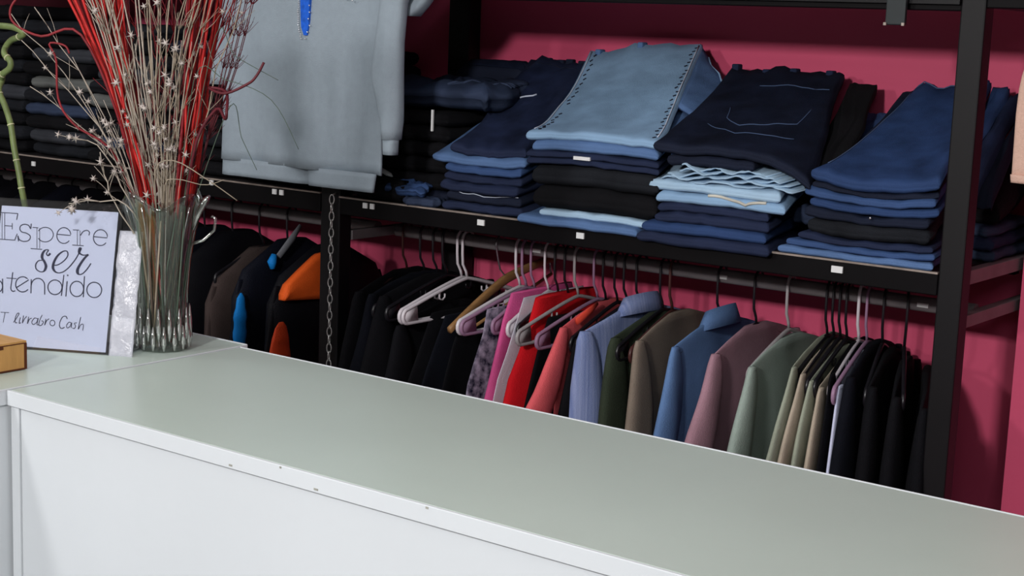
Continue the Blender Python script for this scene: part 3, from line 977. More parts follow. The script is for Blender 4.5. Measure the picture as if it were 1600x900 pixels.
MB().tube([L3(.07, .016, -.085), L3(.10, .017, -.095), L3(.155, .016, -.112)], [.004, .009, .009], 8, flat=.5).build('shoulder_patch', mat('red_orange_label', (216, 70, 52), bump=0), g, local=True)
g = garment('shirt', -1.79, 2, CL['blackc'], 'black shirt squeezed behind the striped shirt', 'shirt', GT, seed=13, drop=.02, scale=.93, rip=.004)
g = garment('shirt', -1.742, -5, CL['stripe'], 'pale blue striped collared shirt', 'shirt', GT, seed=14, rip=.009, collar=True, flare=.25, thin=1.3)
g = garment('shirt', -1.69, 0, CL['olive'], 'dark olive green shirt right of the striped shirt', 'shirt', GT, seed=15, rip=.006, drop=.005, scale=.95, flare=.5, thin=1.2)
g = garment('shirt', -1.645, 5.5, CL['taupe'], 'taupe shirt between olive and mid blue shirts', 'shirt', GT, seed=17, rip=.005, flare=.35, sw=.95)
g = garment('shirt', -1.547, 1.3, CL['blue'], 'mid blue collared shirt left of the dusty rose one', 'shirt', GT, seed=18, rip=.006, collar=True, flare=1.0)
g = garment('shirt', -1.463, 3, CL['rose'], 'dusty rose shirt right of the mid blue shirt', 'shirt', GT, seed=22, rip=.005, flare=1.7, thin=1.1)
g = garment('jumper', -1.385, 3.9, CL['gg'], 'grey green jumper in front of the bunch of beige tops', 'jumper', GT, seed=24, rip=.004, flare=1.6, drop=.012)
for i, (x, d, c) in enumerate([(-1.310, 7, 'beigeg'), (-1.292, 7, 'beige'), (-1.274, 7.5, 'beigeg'), (-1.256, 8, 'beige')]):
    garment('shirt', x, d, CL[c], ('greenish beige shirt, first of the beige bunch', 'beige shirt, second of the beige bunch', 'greenish beige shirt, third of the beige bunch', 'beige shirt, fourth of the beige bunch')[i],
            'shirt', 'beige shirts in a bunch', seed=30 + i, rip=.002, thin=.6, flare=2.4 - .35 * i, drop=.01 * i, scale=.97)
garment('shirt', -1.241, 9.5, CL['blackc'], 'thin black shirt left of the white striped sleeve', 'shirt', GT, seed=40, rip=.002, thin=.4, flare=.9, scale=.97)
garment('shirt', -1.224, 10, CL['wb'], 'white and pale blue shirt on the last white hanger', 'shirt', GT, seed=41, rip=.002, thin=.45, flare=.8, scale=.98, drop=.018)
for i, (x, d, lb) in enumerate([(-1.205, 10, 'black shirt right of the white shirt'), (-1.175, 14, 'black jumper, second right of the white shirt'),
                                (-1.14, 17, 'black jacket, third right of the white shirt'), (-1.095, 20, 'black jacket nearest the right post')]):
    g = garment('jacket' if i > 1 else 'top', x, d, CL['blackn' if i == 0 else 'blackc'], lb, 'jacket' if i > 1 else 'top', 'black clothes by the right post', seed=50 + i, rip=.006, thin=1.2,
                flare=.7, drop=.012 * i)
    if i == 3:
        MB().tube([L3(.11, .03, -.155), L3(.108, .031, -.168)], .0035, 6).build('hanging_loop', M_pale_thread, g, local=True)

# left bay jackets
JR = [(.04, 0, .05, .03), (.06, 0, .09, .04), (.085, 0, .15, .045), (.115, 0, .20, .045), (.16, 0, .215, .05), (.3, 0, .22, .055), (.6, 0, .23, .055)]
GJ = 'jackets on the left rod'
lj = [(-4.28, 0, 'puffer', 'black puffer jacket hidden far left, first of all', 1), (-4.14, 0, 'puffer', 'black puffer jacket far left, second of all', 1), (-4.0, 0, 'puffer', 'black puffer jacket far left, third of all', 1),
      (-3.86, 0, 'puffer', 'black puffer jacket at the far left end of the left rod', 1), (-3.75, 0, 'puffer', 'black puffer jacket, second from the far left end', 1),
      (-3.64, 0, 'pufferb', 'midnight puffer jacket, third from the far left end', 1), (-3.53, 0, 'puffer', 'black puffer jacket, fourth from the far left end', 1),
      (-3.42, 0, 'puffer', 'black puffer jacket, fifth from the far left end', 1), (-3.31, 0, 'pufferb', 'midnight puffer jacket behind the sign top', 1),
      (-3.20, 0, 'puffer', 'black puffer jacket directly behind the glass vase', 1), (-3.09, 2, 'pufferb', 'midnight puffer jacket right beside the glass vase', 1),
      (-2.985, 2, 'puffer', 'black puffer jacket left of the brown coat', 1), (-2.885, 6, 'brown', 'brown grey wool coat on the left rod', 0),
      (-2.785, 4, 'pufferb', 'dark jacket with bright blue lining strip', 0), (-2.655, 3, 'puffer', 'black and orange padded jacket by the left post', 0)]
for i, (x, d, c, lb, q) in enumerate(lj):
    g = garment('jacket', x, d, CL[c], lb, 'jacket', GJ, rows=JR, seed=60 + i, rip=.004, quilt=q, sw=1.1, flare=1.0 if i < 12 else .6, thin=.85 if i < 12 else .7, drop=(-.04 if i < 8 else .02) if i != 12 else .05)
    hanger(x, d, M_black_plastic, 'dark', ['first black hanger of all, far left', 'second black hanger of all, far left', 'third black hanger of all, far left', 'far left black hanger on the left rod', 'black hanger next to the far left one', 'black hanger of the third puffer jacket from far left', 'black hanger of the fourth puffer jacket from far left', 'fifth black hanger from far left on the left rod', 'sixth black hanger on the left rod', 'seventh black hanger from far left', 'eighth black hanger from far left, beside the vase',
           'black hanger just left of the brown coat hanger', 'black hanger of the brown coat', 'black hanger of the blue lined jacket', 'black hanger of the orange jacket'][i], 'black hangers on the left rod', half=.17)
    if i == 13:
        rs = []
        for k in range(24):
            z = lerp(.148, .42, k / 23)
            ww = (.003 + .018 * min(1, k / 5) ** .45) * (.84 + .22 * abs(sin(pi * z / .045)))
            rs.append([L3(.222 + .03 * (z - .1) + ww * cos(t_), .036 + ww * .5 * sin(t_), -z) for t_ in [2 * pi * q_ / 10 for q_ in range(10)]])
        MB().rings(rs).build('lining', CL['cyan'], g, local=True)
        MB().tube([L3(.11, .04, -.065), L3(.118, .04, -.083), L3(.118, .042, -.1)], [.007, .012, .006], 10).build('neck_lining', CL['cyan'], g, local=True)
        MB().tube([L3(.02, .045, -.0), L3(.05, .045, -.03), L3(.10, .045, -.07)], [.006, .011, .009], 8, flat=.5).build('collar_band', CL['greyt'], g, local=True)
    if i == 14:
        # orange shoulder yoke: a padded shell over the shoulder
        rs = []
        for k in range(15):
            t = k / 14
            u = lerp(.035, .212, t)
            zt = interp([(0, .045), (.09, .052), (.15, .085), (.2, .115), (.22, .15)], u)[0]
            zb = lerp(.165, .150, t)
            ring = []
            for q_ in range(9):
                zz = lerp(zt, zb, q_ / 8)
                ring.append(L3(u, .046 + .006 * sin(pi * q_ / 8), -zz))
            for q_ in range(8, -1, -1):
                zz = lerp(zt, zb, q_ / 8)
                ring.append(L3(u, .028, -zz))
            rs.append(ring)
        MB().rings(rs).build('yoke', CL['orange'], g, local=True)
        rs = []
        for k in range(20):
            z = lerp(.20, .43, k / 19)
            ww = .008 + .052 * (k / 19) ** .5
            rs.append([L3(.222 + .05 * (z - .2) + ww * cos(t_), .046 + ww * .3 * (.8 + .25 * sin(z * 140)) * sin(t_), -z) for t_ in [2 * pi * q_ / 10 for q_ in range(10)]])
        MB().rings(rs).build('side_panel', CL['rust'], g, local=True)


# ------------------------------------------------------------------ large hanging garments facing the shop
def face_cloth(rows, y, n=48, ht=.014, rip=.006, seed=0, k=30, nr=26):
    """rows: (z, xleft, xright)"""
    rows = sorted(rows)
    mb = MB()
    rs = []
    for j in range(nr + 1):
        z = lerp(rows[0][0], rows[-1][0], j / nr)
        a, b = interp(rows, z)
        ring = []
        for i in range(n):
            t = 2 * pi * i / n
            x = (a + b) / 2 + (b - a) / 2 * se(t, .8)
            fall = .4 + .6 * (rows[-1][0] - z) / (rows[-1][0] - rows[0][0])
            yy = y + ht * math.copysign(abs(sin(t)) ** .7, sin(t)) + rip * fall * (sin(x * k + seed) + .5 * sin(x * k * 2.3 + seed * 2 + z * 4)) + rip * .6 * nz(x * 14, z * 6, seed)
            ring.append(Vector((x, yy, z)))
        rs.append(ring)
    return mb.rings(rs)


SY = 2.50
sw = empty('sweatshirt', (-2.44, SY, 1.9), label='grey sweatshirt with blue sequin print hanging in front of the left post', cat='sweatshirt')
face_cloth([(1.232, -2.712, -2.228), (1.4, -2.70, -2.235), (1.5, -2.69, -2.228), (1.6, -2.685, -2.215), (1.75, -2.68, -2.20), (1.83, -2.64, -2.24), (1.88, -2.52, -2.36)], SY, rip=.009, seed=1.5, k=22, n=72).build('body', CL['grey'], sw)
face_cloth([(1.196, -2.424, -2.234), (1.236, -2.43, -2.228)], SY - .008, n=24, rip=.002, seed=1.5, nr=4, ht=.012).build('hem', CL['grey'], sw)
face_cloth([(1.196, -2.715, -2.422), (1.236, -2.713, -2.424)], SY + .001, n=24, rip=.003, seed=3, nr=4, ht=.012, k=60).build('hem', CL['grey'], sw)
face_cloth([(1.315, -2.188, -2.155), (1.36, -2.196, -2.150), (1.45, -2.222, -2.152), (1.52, -2.214, -2.152), (1.60, -2.205, -2.142), (1.66, -2.20, -2.10), (1.78, -2.19, -2.12), (1.84, -2.22, -2.17)], SY - .028, n=28, ht=.02, rip=.004, seed=5, k=60).build('sleeve', CL['grey'], sw)
face_cloth([(1.283, -2.188, -2.158), (1.318, -2.190, -2.156)], SY - .028, n=20, ht=.016, rip=.001, seed=5, nr=3).build('cuff', CL['grey'], sw)
face_cloth([(1.572, -2.165, -2.150), (1.61, -2.17, -2.112), (1.66, -2.2, -2.07), (1.78, -2.19, -2.10), (1.84, -2.22, -2.17)], SY + .02, n=28, ht=.02, rip=.003, seed=7, k=50).build('sleeve_fold', CL['grey'], sw)
face_cloth([(1.40, -2.79, -2.745), (1.6, -2.765, -2.70), (1.78, -2.72, -2.66), (1.84, -2.68, -2.63)], SY + .04, n=28, ht=.02, rip=.004, seed=9, k=60).build('sleeve', CL['grey'], sw)
# print: blue tapering shape with sequins
pr = []
for z, a, b in ((1.523, -2.434, -2.424), (1.54, -2.442, -2.421), (1.56, -2.444, -2.419), (1.60, -2.446, -2.418), (1.66, -2.45, -2.41), (1.72, -2.44, -2.42)):
    pr.append([Vector((a, SY - .026, z)), Vector((b, SY - .026, z)), Vector((b, SY - .0, z)), Vector((a, SY - .0, z))])
MB().rings(pr).build('print', mat('blue_foil_print', (36, 96, 205), rough=.35, var=.25, nscale=90, bump=.1), sw, smooth=False)
sq = MB()
for i in range(42):
    z = 1.515 + .2 * i / 42
    for sg in (-1, 1):
        if sg > 0 and i % 3:
            continue
        x = -2.433 + sg * (.006 + .010 * min(1, i / 5)) + random.uniform(-.002, .002)
        sq.tube([(x, SY - .0275, z), (x + .0012, SY - .029, z + .0012)], .0016, 6)
for x0 in (-2.50, -2.485, -2.30, -2.31):
    for _ in range(5):
        x, z = x0 + random.uniform(-.01, .01), 1.605 + random.uniform(-.006, .02)
        sq.tube([(x, SY - .022, z), (x + .0015, SY - .024, z + .0015)], .0018, 6)
sq.build('sequins', mat('silver_sequin', (230, 232, 235), rough=.2, bump=0, metal=.5), sw)['kind'] = 'stuff'
for (x0, lbl, nm) in ((-2.44, 'white hanger of the grey sweatshirt', 0), (-.62, 'white hanger of the beige garment at the right edge', 1)):
    hgr = empty('clothes_hanger', (x0, 2.515, 2.0), 0, lbl, 'hanger')
    pts = [Vector((-.018 * cos(R(a)), 0, .017 + .018 * sin(R(a)))) for a in range(-30, 181, 21)] + [Vector((.018, 0, -.0)), Vector((0, 0, -.03)), Vector((0, 0, -.09))]
    pts = [p + Vector((x0, 2.515, 2.0)) for p in pts]
    MB().tube(pts, .0025, 8).build('hook', M_white_plastic, hgr)
    MB().tube([(x0 - .2, 2.5, 1.84), (x0 - .1, 2.5, 1.885), (x0, 2.508, 1.91), (x0 + .1, 2.5, 1.885), (x0 + .2, 2.5, 1.84)], .005, 8).build('shoulder_bar', M_white_plastic, hgr)
bg = empty('jumper', (-.64, 2.5, 1.9), label='beige pink knitted garment cut off by the right picture edge', cat='jumper')
face_cloth([(1.345, -.866, -.42), (1.45, -.868, -.41), (1.5, -.866, -.40), (1.56, -.852, -.40), (1.7, -.83, -.42), (1.83, -.80, -.44), (1.88, -.68, -.56)], 2.5, seed=2.2, rip=.003, ht=.016).build('body', CL['skin'], bg)
face_cloth([(1.339, -.866, -.42), (1.352, -.8675, -.418)], 2.5, seed=2.2, rip=.0015, ht=.018, nr=3).build('hem', CL['skin'], bg)

# ------------------------------------------------------------------ vase with dried branches
VX, VY = -2.005, 1.715
M_glass = clear('pressed_glass', (.80, .84, .80), gloss=.07, rough=.05, edge=.5)
vase = empty('glass_vase', (VX, VY, CZ), label='flared ribbed glass vase on the left counter holding dried branches', cat='vase')
prof = [(.0, .046), (.012, .050), (.03, .050), (.06, .047), (.10, .047), (.15, .051), (.20, .060), (.235, .071), (.255, .080)]
mb = MB()
N = 48
rs = []
for i in range(25):
    z = .255 * i / 24
    r0 = interp([(a, b) for a, b in prof], z)[0]
    rs.append([Vector((VX + (r0 * .86 * (1 + .035 * cos(8 * t))) * cos(t), VY + (r0 * .86 * (1 + .035 * cos(8 * t))) * sin(t), CZ + .001 + z + (.012 * cos(4 * t) * (z / .255) ** 6))) for t in [2 * pi * k / N for k in range(N)]])
inner = []
for i in range(24, 1, -1):
    z = .255 * i / 24
    r0 = interp([(a, b) for a, b in prof], z)[0] - .004
    inner.append([Vector((VX + (r0 * .86 * (1 + .035 * cos(8 * t))) * cos(t), VY + (r0 * .86 * (1 + .035 * cos(8 * t))) * sin(t), CZ + .001 + z + (.012 * cos(4 * t) * (z / .255) ** 6))) for t in [2 * pi * k / N for k in range(N)]])
mb.rings(rs + inner)
mb.build('body', M_glass, vase)
M_glassrib = clear('glass_relief', (.9, .93, .9), gloss=.45, rough=.08, edge=.85)
for k in range(16):
    a = 2 * pi * (k + .3) / 16
    for (z0, z1) in ((.004, .045), (.02, .075)):
        aa = a + (0.2 if z0 > .01 else 0)
        rr = .045
        MB().tube([(VX + rr * cos(aa), VY + rr * sin(aa), CZ + lerp(z0, z1, q)) for q in (0, .3, .6, 1)], [.0015, .0045, .004, .001], 6).build('leaf_relief', M_glassrib, vase)
for k in range(10):
    a = 2 * pi * k / 10
    MB().tube([(VX + .865 * (interp(prof, z)[0]) * cos(a), VY + .865 * (interp(prof, z)[0]) * sin(a), CZ + z) for z in frange(.08, .245, 9)], .0012, 5).build('rib', M_glassrib, vase)
# curled lip handle on the right
a0 = -.2
dirv = Vector((cos(R(-5)), sin(R(35)), 0)).normalized()
hp = [Vector((VX, VY, CZ)) + dirv * rr + Vector((0, 0, z)) for rr, z in ((.049, .180), (.070, .188), (.088, .205), (.090, .225), (.083, .228))]
MB().tube(hp, .0028, 8).build('lip_curl', M_glassrib, vase)
hp = [Vector((VX, VY, CZ)) + dirv * rr + Vector((0, 0, z)) for rr, z in ((.050, .205), (.062, .235), (.074, .256), (.080, .262))]
MB().tube(hp, [.004, .006, .006, .002], 8).build('lip_curl', M_glassrib, vase)

M_red = mat('red_dyed_twig', (176, 34, 32), rough=.45, var=.25, nscale=30, bump=.1)
M_dred = mat('dark_red_twig', (120, 26, 34), rough=.5, var=.25, nscale=30, bump=.1)
M_maroon = mat('maroon_curly_twig', (84, 24, 34), rough=.5, var=.2, nscale=30, bump=.1)
M_silver = mat('champagne_dyed_twig', (142, 130, 114), rough=.6, var=.2, nscale=40, bump=.1)
M_silver2 = mat('pale_silver_twig', (160, 150, 138), rough=.6, var=.15, nscale=40, bump=.1)
M_blade = mat('dark_green_blade', (70, 84, 72), rough=.6, var=.2, bump=0)
M_dstem = mat('brown_grey_stem', (92, 78, 68), rough=.6, var=.2, bump=0)
M_star = mat('silver_white_flower', (176, 166, 160), rough=.6, var=.1, bump=0)

RT = Vector((.7977, .6018, .038))     # picture right in the shop, used to lean the bunches the way they fan out
UPV = Vector((0, 0, 1))
AWAY = Vector((-.59, .79, 0))


def branch(path, r0, r1, m, name, label, group, wig=.0, seed=0, n=14, twigs=0, twm=None, twl=.06, stars=0, sides=5, spread=.5):
    """path: (right, up, away) points from the vase mouth centre, in metres"""
    O = Vector((VX, VY, CZ))
    P = []
    for i in range(n + 1):
        t = i / n
        # catmull style sampling
        f = t * (len(path) - 1)
        k = min(int(f), len(path) - 2)
        q = f - k
        p0 = Vector(path[max(k - 1, 0)])
        p1 = Vector(path[k])
        p2 = Vector(path[k + 1])
        p3 = Vector(path[min(k + 2, len(path) - 1)])
        c = .5 * ((2 * p1) + (p2 - p0) * q + (2 * p0 - 5 * p1 + 4 * p2 - p3) * q * q + (3 * p1 - p0 - 3 * p2 + p3) * q ** 3)
        w_ = Vector((nz(t * 9, seed, 0), nz(t * 9, seed, 7), nz(t * 9, seed, 13))) * wig * t
        P.append(O + RT * (c.x + w_.x) + UPV * (c.y + w_.y) + AWAY * (c.z + w_.z))
    root = empty(name, tuple(P[0]), 0, label, 'branch', group)
    MB().tube(P, [lerp(r0, r1, i / n) for i in range(n + 1)], sides).build('stem', m, root)
    if twigs:
        tw = MB()
        rnd = random.Random(seed * 31 + 5)
        ends = []
        for j in range(twigs):
            t = rnd.uniform(.35, .97)
            i = int(t * n)
            b = P[i]
            d = (P[min(i + 1, n)] - P[max(i - 1, 0)]).normalized()
            side = (RT * rnd.uniform(-1, 1) + AWAY * rnd.uniform(-.6, .6)) * spread
            l = twl * rnd.uniform(.5, 1.2)
            e = b + (d + side).normalized() * l
            md = (b + e) / 2 + Vector((rnd.uniform(-1, 1), rnd.uniform(-1, 1), rnd.uniform(-1, 1))) * l * .06
            tw.tube([b, md, e], [r1 * .9, r1 * .7, r1 * .4], 4)
            ends.append(e)
        tw.build('twigs', twm or m, root)['kind'] = 'stuff'
        if stars:
            sb = MB()
            for j in range(stars):
                e = ends[j % len(ends)]
                add_star(sb, e, rnd.uniform(.006, .010), rnd)
            sb.build('blossoms', M_star, root)['kind'] = 'stuff'
    elif stars:
        sb = MB()
        rnd = random.Random(seed * 17 + 3)
        for j in range(stars):
            add_star(sb, P[rnd.randint(n // 2, n)] + Vector((rnd.uniform(-.01, .01), 0, rnd.uniform(-.01, .01))), rnd.uniform(.006, .010), rnd)
        sb.build('blossoms', M_star, root)['kind'] = 'stuff'
    return root


def add_star(mb, c, r, rnd):
    a0 = rnd.uniform(0, 6)
    nn = 6
    vs = [c + AWAY * -.002]
    for k in range(nn * 2):
        a = a0 + pi * k / nn
        q = r if k % 2 == 0 else r * .32
        vs.append(c + RT * (q * cos(a)) + UPV * (q * sin(a)) + AWAY * (.002 * rnd.uniform(-1, 1)))
    vs.append(c + AWAY * .002)
    fs = []
    for k in range(nn * 2):
        a, b = 1 + k, 1 + (k + 1) % (nn * 2)
        fs.append((0, a, b))
        fs.append((nn * 2 + 1, b, a))
    mb.add(vs, fs)


def px(x, y, aw=0.0):
    """rough right/up offsets of the fan, metres"""
    return ((x - 243) / 940.0, (550 - y) / 955.0, aw)


rnd = random.Random(11)
# red bunch left
for i in range(30):
    dx = rnd.uniform(-1, 1)
    aw = rnd.uniform(-.02, .03)
    topx = 128 + dx * 58
    branch([px(248 + dx * 8, 540, aw * .5), px(224 + dx * 9, 330, aw), px(176 + dx * 16, 130, aw), px(topx - 10, -90, aw * 1.5)], .0034, .0024,
           M_red if i % 4 else M_dred, 'red_twig', '%s dyed twig on the %s of the thick left bunch' % ('bright red' if i % 4 else 'dark red', 'left side' if dx < -.33 else ('right side' if dx > .33 else 'middle')), 'red twigs, left bunch', wig=.012, seed=i, n=10)
for i in range(20):
    dx = rnd.uniform(-1, 1)
    aw = rnd.uniform(-.02, .03)
    branch([px(244 + dx * 8, 540, aw * .5), px(274 + dx * 10, 330, aw), px(292 + dx * 18, 130, aw), px(312 + dx * 30, -90, aw * 1.5)], .0032, .0022,
           M_red if i % 3 else M_dred, 'red_twig', '%s dyed twig on the %s of the right red bunch' % ('bright red' if i % 3 else 'dark red', 'left side' if dx < -.33 else ('right side' if dx > .33 else 'middle')), 'red twigs, right bunch', wig=.012, seed=40 + i, n=10)
for i in range(18):
    dx = rnd.uniform(-1, 1)
    branch([px(243 + dx * 8, 540), px(240 + dx * 14, 330), px(235 + dx * 75, 130, .02), px(225 + dx * 160, -60, .03)], .0017, .0010, M_dred, 'red_twig',
           'thin dark red twig with side shoots %s' % ('spreading left behind the bunches' if dx < -.33 else ('spreading right towards the sweatshirt' if dx > .33 else 'between the two red bunches')), 'thin dark red twigs', wig=.03, seed=80 + i, n=10, twigs=9, twl=.07, spread=.8)
for i in range(17):
    dx = rnd.uniform(-1, 1)
    branch([px(243 + dx * 12, 530), px(236 + dx * 18, 330), px(216 + dx * 34, 150, -.02), px(188 + dx * 85, -80, -.03)], .0023, .0010, M_silver if i % 2 else M_silver2, 'silver_twig',
           'champagne dyed twig %s, %s' % ('with star flowers' if i % 2 else 'without flowers', 'leaning left in the vase' if dx < -.33 else ('leaning right of the vase centre' if dx > .33 else 'upright in the vase middle')), 'champagne twigs, middle bunch', wig=.014, seed=120 + i, n=10, twigs=5, twl=.08, stars=3 if i % 2 else 0, spread=.5)
for i in range(9):
    dx = rnd.uniform(-1, 1)
    branch([px(250 + dx * 8, 530), px(262 + dx * 14, 330), px(290 + dx * 40, 130, -.02), px(345 + dx * 50, -60, -.03)], .0018, .0008, M_silver, 'silver_twig',
           'champagne twig with fine side shoots leaning right', 'champagne twigs leaning right', wig=.02, seed=160 + i, n=10, twigs=12, twl=.05, stars=3, spread=.9)
for i, e in enumerate([(40, 60), (52, 130), (25, 20), (60, 10)]):
    branch([px(235, 500), px(206, 300, -.03), px((e[0] + 206) / 2 + 12, (e[1] + 300) / 2 - 10, -.04), px(e[0], e[1], -.05)], .0013, .0007, M_silver2, 'silver_twig',
           ('pale twig reaching far left at bamboo height', 'pale twig ending left below the bamboo curl', 'pale twig reaching the upper left corner', 'pale twig arching left of the red bunch')[i], 'champagne twigs leaning left',
           wig=.012, seed=200 + i, n=12, twigs=6, twl=.05, stars=2, spread=.9)
# sprigs with flowers near the mouth
for i, (pth, st) in enumerate([([px(240, 420), px(200, 300, -.05), px(160, 225, -.06), px(122, 208, -.06)], 7), ([px(238, 420), px(205, 320, -.05), px(165, 305, -.06), px(112, 310, -.06)], 7),
                               ([px(236, 420), px(185, 320, -.05), px(168, 270, -.06), px(160, 230, -.06)], 3)]):
    branch(pth, .0014, .0009, M_silver2, 'flower_sprig', ('silver sprig with white star flowers pointing left at mid height', 'silver sprig with white star flowers over the sign top', 'bare silver sprig curving over the left rim')[i], 'silver flower sprigs',
           wig=.01, seed=230 + i, n=10, twigs=6, twl=.035, stars=st, spread=1.0)
branch([px(245, 420), px(240, 270, -.05), px(270, 243, -.06), px(325, 272, -.07), px(370, 304, -.07)], .0012, .0008, M_silver, 'silver_twig', 'champagne stalk arching down to the right over the rail', None, seed=240, n=14)
branch([px(245, 420), px(255, 290, -.05), px(275, 272, -.06), px(320, 280, -.07), px(350, 272, -.07)], .0010, .0006, M_silver, 'silver_twig', 'thin champagne stalk bending flat to the right', None, seed=241, n=14)
for i, (x, y) in enumerate([(273, 73), (240, 60), (215, 65), (300, 62), (320, 85), (170, 185), (205, 185), (182, 192), (246, 190), (255, 195), (122, 85), (130, 130), (262, 95), (168, 150), (232, 100), (285, 60), (150, 20)]):
    branch([px(243, 520), px((x + 243) / 2, (y + 400) / 2, -.04), px(x, y, -.07)], .0007, .0006, M_silver2, 'flower_sprig', 'thin stalk with white star flower ending %s' % ('left of the red bunch' if x < 160 else ('low between the bunches' if y > 140 else ('high in the vase middle' if x < 260 else 'high by the right red bunch'))), 'single star flower stalks', seed=260 + i, n=6, stars=2, sides=4)
# curly willow
branch([px(270, 420), px(300, 230, -.05), px(335, 165, -.06), px(352, 178, -.08), px(358, 168, -.1), px(350, 138, -.06), px(322, 132, -.05), px(350, 140, -.07), px(385, 125, -.07), px(398, 112, -.07), px(408, 93, -.07)], .0026, .0022,
       M_maroon, 'curly_twig', 'dark red curly twig looping in front of the grey sweatshirt', 'curly red twigs', seed=300, n=44, sides=7)
branch([px(225, 400), px(190, 200, -.04), px(130, 52, -.05), px(70, 54, -.05), px(30, 35, -.05), px(25, 10, -.05), px(50, -20, -.05)], .0023, .0018, M_dred, 'curly_twig', 'dark red curly twig swinging to the far left', 'curly red twigs', seed=301, n=30, sides=7)
branch([px(225, 400), px(180, 240, -.04), px(120, 190, -.05), px(95, 150, -.05), px(92, 90, -.05), px(82, 65, -.05), px(105, 68, -.05), px(112, 80, -.05)], .0019, .0016, M_dred, 'curly_twig', 'dark red curly twig hooking over left of the red bunch', 'curly red twigs', seed=302, n=30, sides=7)
for i, pth in enumerate([[px(260, 400), px(330, 60, -.05), px(365, 85, -.06), px(430, 120, -.07)], [px(260, 400), px(300, 120, -.05), px(350, 120, -.06), px(420, 150, -.07), px(462, 225, -.07)],
                         [px(265, 400), px(352, 165, -.05), px(375, 210, -.06), px(398, 258, -.06)]]):
    branch(pth, .0009, .0005, M_blade, 'grass_blade', ('thin dark blade crossing the sweatshirt high up', 'thin dark blade arching over the sweatshirt', 'thin dark blade falling along the sweatshirt edge')[i], 'dark grass blades', seed=310 + i, n=20)
for i in range(6):
    dx = rnd.uniform(-1, 1)
    branch([px(260, 500), px(300, 250, .02), px(335 + dx * 12, 120, .03), px(368 + dx * 16, -30, .03)], .0012, .0007, M_maroon, 'plume_twig', 'dusky feathery plume twig at the right of the vase', 'dusky plume twigs', seed=330 + i, n=10, twigs=26, twl=.035, spread=.8)
# dense stems visible in the glass
for i in range(60):
    a, q = rnd.uniform(0, 2 * pi), rnd.uniform(.2, 1)
    b = a + rnd.uniform(-1.2, 1.2)
    x0, y0 = .034 * q * cos(a), .034 * q * sin(a)
    x1, y1 = .058 * q * cos(b), .058 * q * sin(b)
    root = empty('cut_stem', (VX + x0, VY + y0, CZ + .008), 0, '%s stem end standing inside the glass vase' % ('pale', 'green', 'green', 'brown')[i % 4], 'branch', 'stem ends inside the vase')
    MB().tube([(VX + x0, VY + y0, CZ + .008), (VX + (x0 + x1) / 2, VY + (y0 + y1) / 2, CZ + .12), (VX + x1, VY + y1, CZ + .225 + rnd.uniform(-.01, .03))], .0017, 5).build('stem', (M_silver, M_blade, M_blade, M_dstem)[i % 4], root)

# ------------------------------------------------------------------ bamboo behind the sign
M_bam = mat('bamboo_green', (104, 118, 72), rough=.45, var=.2, nscale=40, bump=.05)
bp = [(-2.385, 1.78, 1.0), (-2.42, 1.765, 1.12), (-2.433, 1.75, 1.216), (-2.444, 1.75, 1.257), (-2.458, 1.75, 1.303), (-2.467, 1.75, 1.344), (-2.484, 1.75, 1.378), (-2.502, 1.75, 1.405), (-2.506, 1.76, 1.424),
      (-2.490, 1.75, 1.435), (-2.468, 1.75, 1.447), (-2.466, 1.75, 1.460), (-2.483, 1.75, 1.472), (-2.493, 1.76, 1.485), (-2.475, 1.76, 1.498), (-2.438, 1.75, 1.505), (-2.418, 1.745, 1.513), (-2.446, 1.74, 1.522), (-2.496, 1.735, 1.524), (-2.56, 1.735, 1.53)]
bam = empty('bamboo_stalk', bp[0], label='green curly bamboo stalk at the left edge behind the sign', cat='plant')
pts = []
for k in range(len(bp) - 1):
    p0, p1, p2, p3 = (Vector(bp[max(k - 1, 0)]), Vector(bp[k]), Vector(bp[k + 1]), Vector(bp[min(k + 2, len(bp) - 1)]))
    for q in (0, .25, .5, .75):
        pts.append(.5 * ((2 * p1) + (p2 - p0) * q + (2 * p0 - 5 * p1 + 4 * p2 - p3) * q * q + (3 * p1 - p0 - 3 * p2 + p3) * q ** 3))
MB().tube(pts, .0058, 10).build('cane', M_bam, bam)
for k in (9, 14, 20, 27, 36, 46, 60):
    d = (pts[k + 1] - pts[k]).normalized() * .001
    MB().tube([pts[k] - d, pts[k] + d], .0068, 10).build('node', mat('bamboo_node', (176, 176, 140), bump=0), bam)

# ------------------------------------------------------------------ sign
TH, PS = R(28), R(13.5)
P0 = Vector((-2.026, 1.6126, CZ + .004))
ua = Vector((cos(TH), sin(TH), 0))
na = Vector((-sin(TH), cos(TH), 0))
va = Vector((0, 0, cos(PS))) + na * sin(PS)
nn_ = ua.cross(va) * 1.0          # towards the viewer side
if nn_.dot(Vector((0, -1, 0))) < 0:
    nn_ = -nn_


def SP(u, v, d=0.0):
    return P0 + ua * u + va * v + nn_ * d


sign = empty('counter_sign', tuple(P0), label='white printed sheet in a clear plastic stand on the left counter', cat='sign')


def plate(u0, u1, v0, v1, d0, d1):
    vs = [SP(u, v, d) for d in (d0, d1) for v in (v0, v1) for u in (u0, u1)]
    return MB().add(vs, [(0, 2, 3, 1), (4, 5, 7, 6), (0, 1, 5, 4), (2, 6, 7, 3), (0, 4, 6, 2), (1, 3, 7, 5)])


